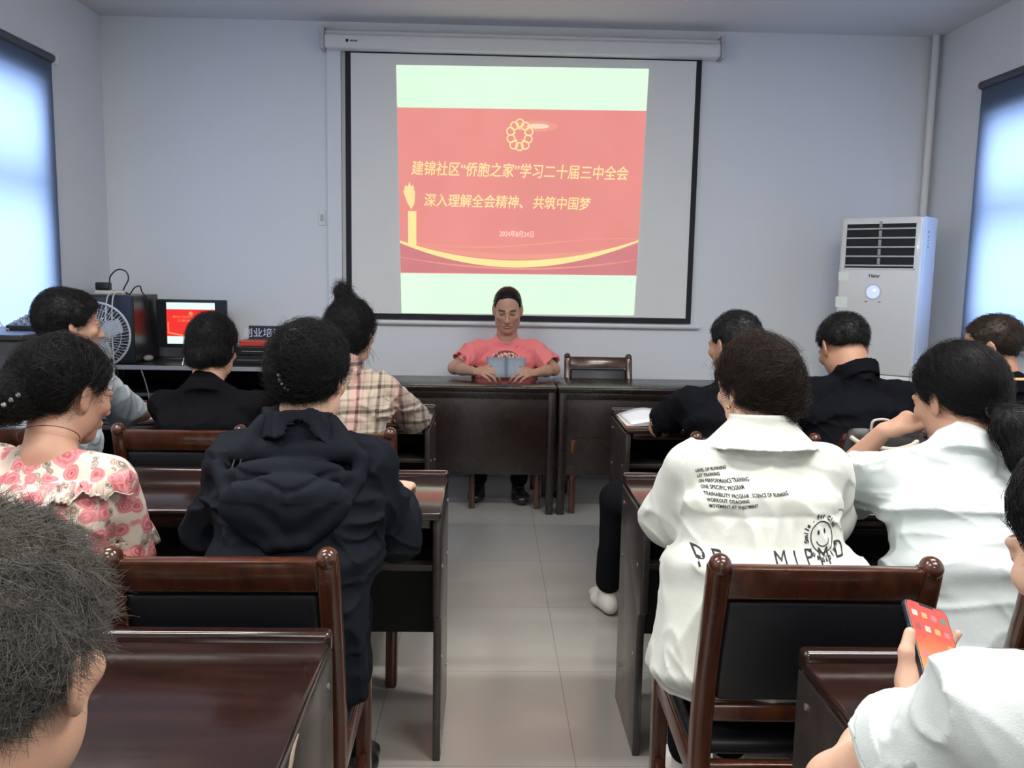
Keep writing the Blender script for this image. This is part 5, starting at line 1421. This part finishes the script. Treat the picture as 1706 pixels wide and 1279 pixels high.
P = Person('woman in a white short-sleeved shirt at the bottom right corner holding a phone', (.69, .62), neck=(.645, .735, 1.060), head=(.632, .825, 1.150), yaw=-18, pitch=22, shw=.165, fem=True, skin=SKIN['fair'], nr=.054, res=.0032, shdrop=.035)
P.set_arm(-1, (.566, 1.062, .858), elbow=(.400, .90, .850), hand=dict(d=(.52, .70, .29), n=(-.345, .573, -.744), curl=(5, 12, 14), thumb=(.62, .72, -.62), tcurl=25)); P.set_arm(1, (.80, .93, .66), hand=HAND_DESK)
P.body(); P.shirt('white_shirt', white_shirt_mat('white_poplin', (.60, .65, .65)), sl=.56, sr=(.052, .056), collar=shirt_collar(.066, .03), w=((.175, .13), (.175, .13), (.18, .112)), seed=13, folds=(.007, (7, 7, 6)), res=.004, shr=.062)
en, d, r1 = P.ends[-1]
cuff = Sdf().add(cut(cut(rcone(en-d*.05, en+d*.03, r1+.005, r1+.006), en-d*.003, d), en-d*.032, -d)).add(rcone(en-d*.08, en+d*.05, r1-.008, r1-.007), .002, 's'); V, Q = cuff.mesh(.003)
P.part('sleeve_cuff', V, Q, MATS['white_poplin'])
bt = MB(); pc = en-d*.018+nrm(np.cross(d, vec(0, 0, 1))*-.35+vec(-.3, -.75, .25))*(r1+.008); bt.sph(pc, .0065, 14, (1, .5, 1)); bt.build('cuff_button', plain('button_grey', (.42, .44, .44), .3), P.root, smooth=True)
P.legs(M_trs, M_shoe)
P.hair(H_BLK, [(-.15, -.13), (-.06, -.125), (-.03, -.10), (.0, -.06), (.015, -.03), (.035, .005), (.055, .040), (.085, .085), (.13, .09)], grow=.012, n=5000, length=.032, jit=.08, lift=.01, flow=lambda p, s=P: (p-s.H((0, -.02, .14)))+vec(0, 0, -.06), extra=lambda b, s: b.add(ellip(s.H((0, -.05, -.01)), (.088, .085, .12), s.M), .03), res=.0035, r=.0005)
def phone():
    o = empty('mobile_phone'); tag(o, 'black mobile phone with lit red home screen held at bottom right', 'phone')
    w, h, t = .0365, .0765, .0042
    MB().prism(rr(w, -h, h, .010), -t, t, 'z', .002).build('phone_case', M_black, o, angle=40)
    sc = MB().prism(rr(w-.0025, -h+.0025, h-.0025, .008), t-.0002, t+.0004, 'z').build('screen', None, o)
    tn = NT('phone_screen'); sy = tn.n('SeparateXYZ', {0: tn.co}).outputs[1]
    c = tn.ramp(tn.math('ADD', tn.math('MULTIPLY', sy, 5.5), tn.math('ADD', tn.math('MULTIPLY', tn.noise(14, 2), .35), .32)), [(0, (.55, .08, .05)), (.35, (.95, .40, .14)), (.6, (.92, .12, .06)), (1, (.80, .10, .10))])
    tn.p(Base_Color=(.05, .01, .01), Roughness=.1, Emission_Color=c, Emission_Strength=1.0); sc.data.materials.append(tn.m)
    ic = [emit('icon_%d' % k, c_, .9, (.05, .05, .05)) for k, c_ in enumerate(((.9, .85, .8), (.15, .35, .25), (.85, .55, .2), (.55, .08, .1), (.9, .25, .3)))]
    for r_ in range(5):
        for q in range(4):
            if r_ == 2 and q < 3: continue
            cx, cy = -.024+.016*q, .055-.022*r_
            MB().prism([(cx+a, cy+b_) for a, b_ in rr(.0045, -.0045, .0045, .0015, 3)], t+.0004, t+.0007, 'z').build('app_icon', ic[(r_*3+q*2) % 5], sc)
    MB().prism(rr(.012, h-.006, h-.0025, .0015, 3), t+.0003, t+.0006, 'z').build('notch', M_black, o)
    MB().box((-w-.001, .02, -.001), (-w+.001, .035, .001)).build('side_button', M_dkgrey, o)
    return o
ph = phone()
xx, yy = vec(.931, .108, -.348), vec(.119, .812, .571); xx = nrm(xx); yy = nrm(yy-xx*(yy@xx)); zx = np.cross(xx, yy)
ph.matrix_world = Matrix(((xx[0], yy[0], zx[0], .616), (xx[1], yy[1], zx[1], 1.111), (xx[2], yy[2], zx[2], .912), (0, 0, 0, 1)))
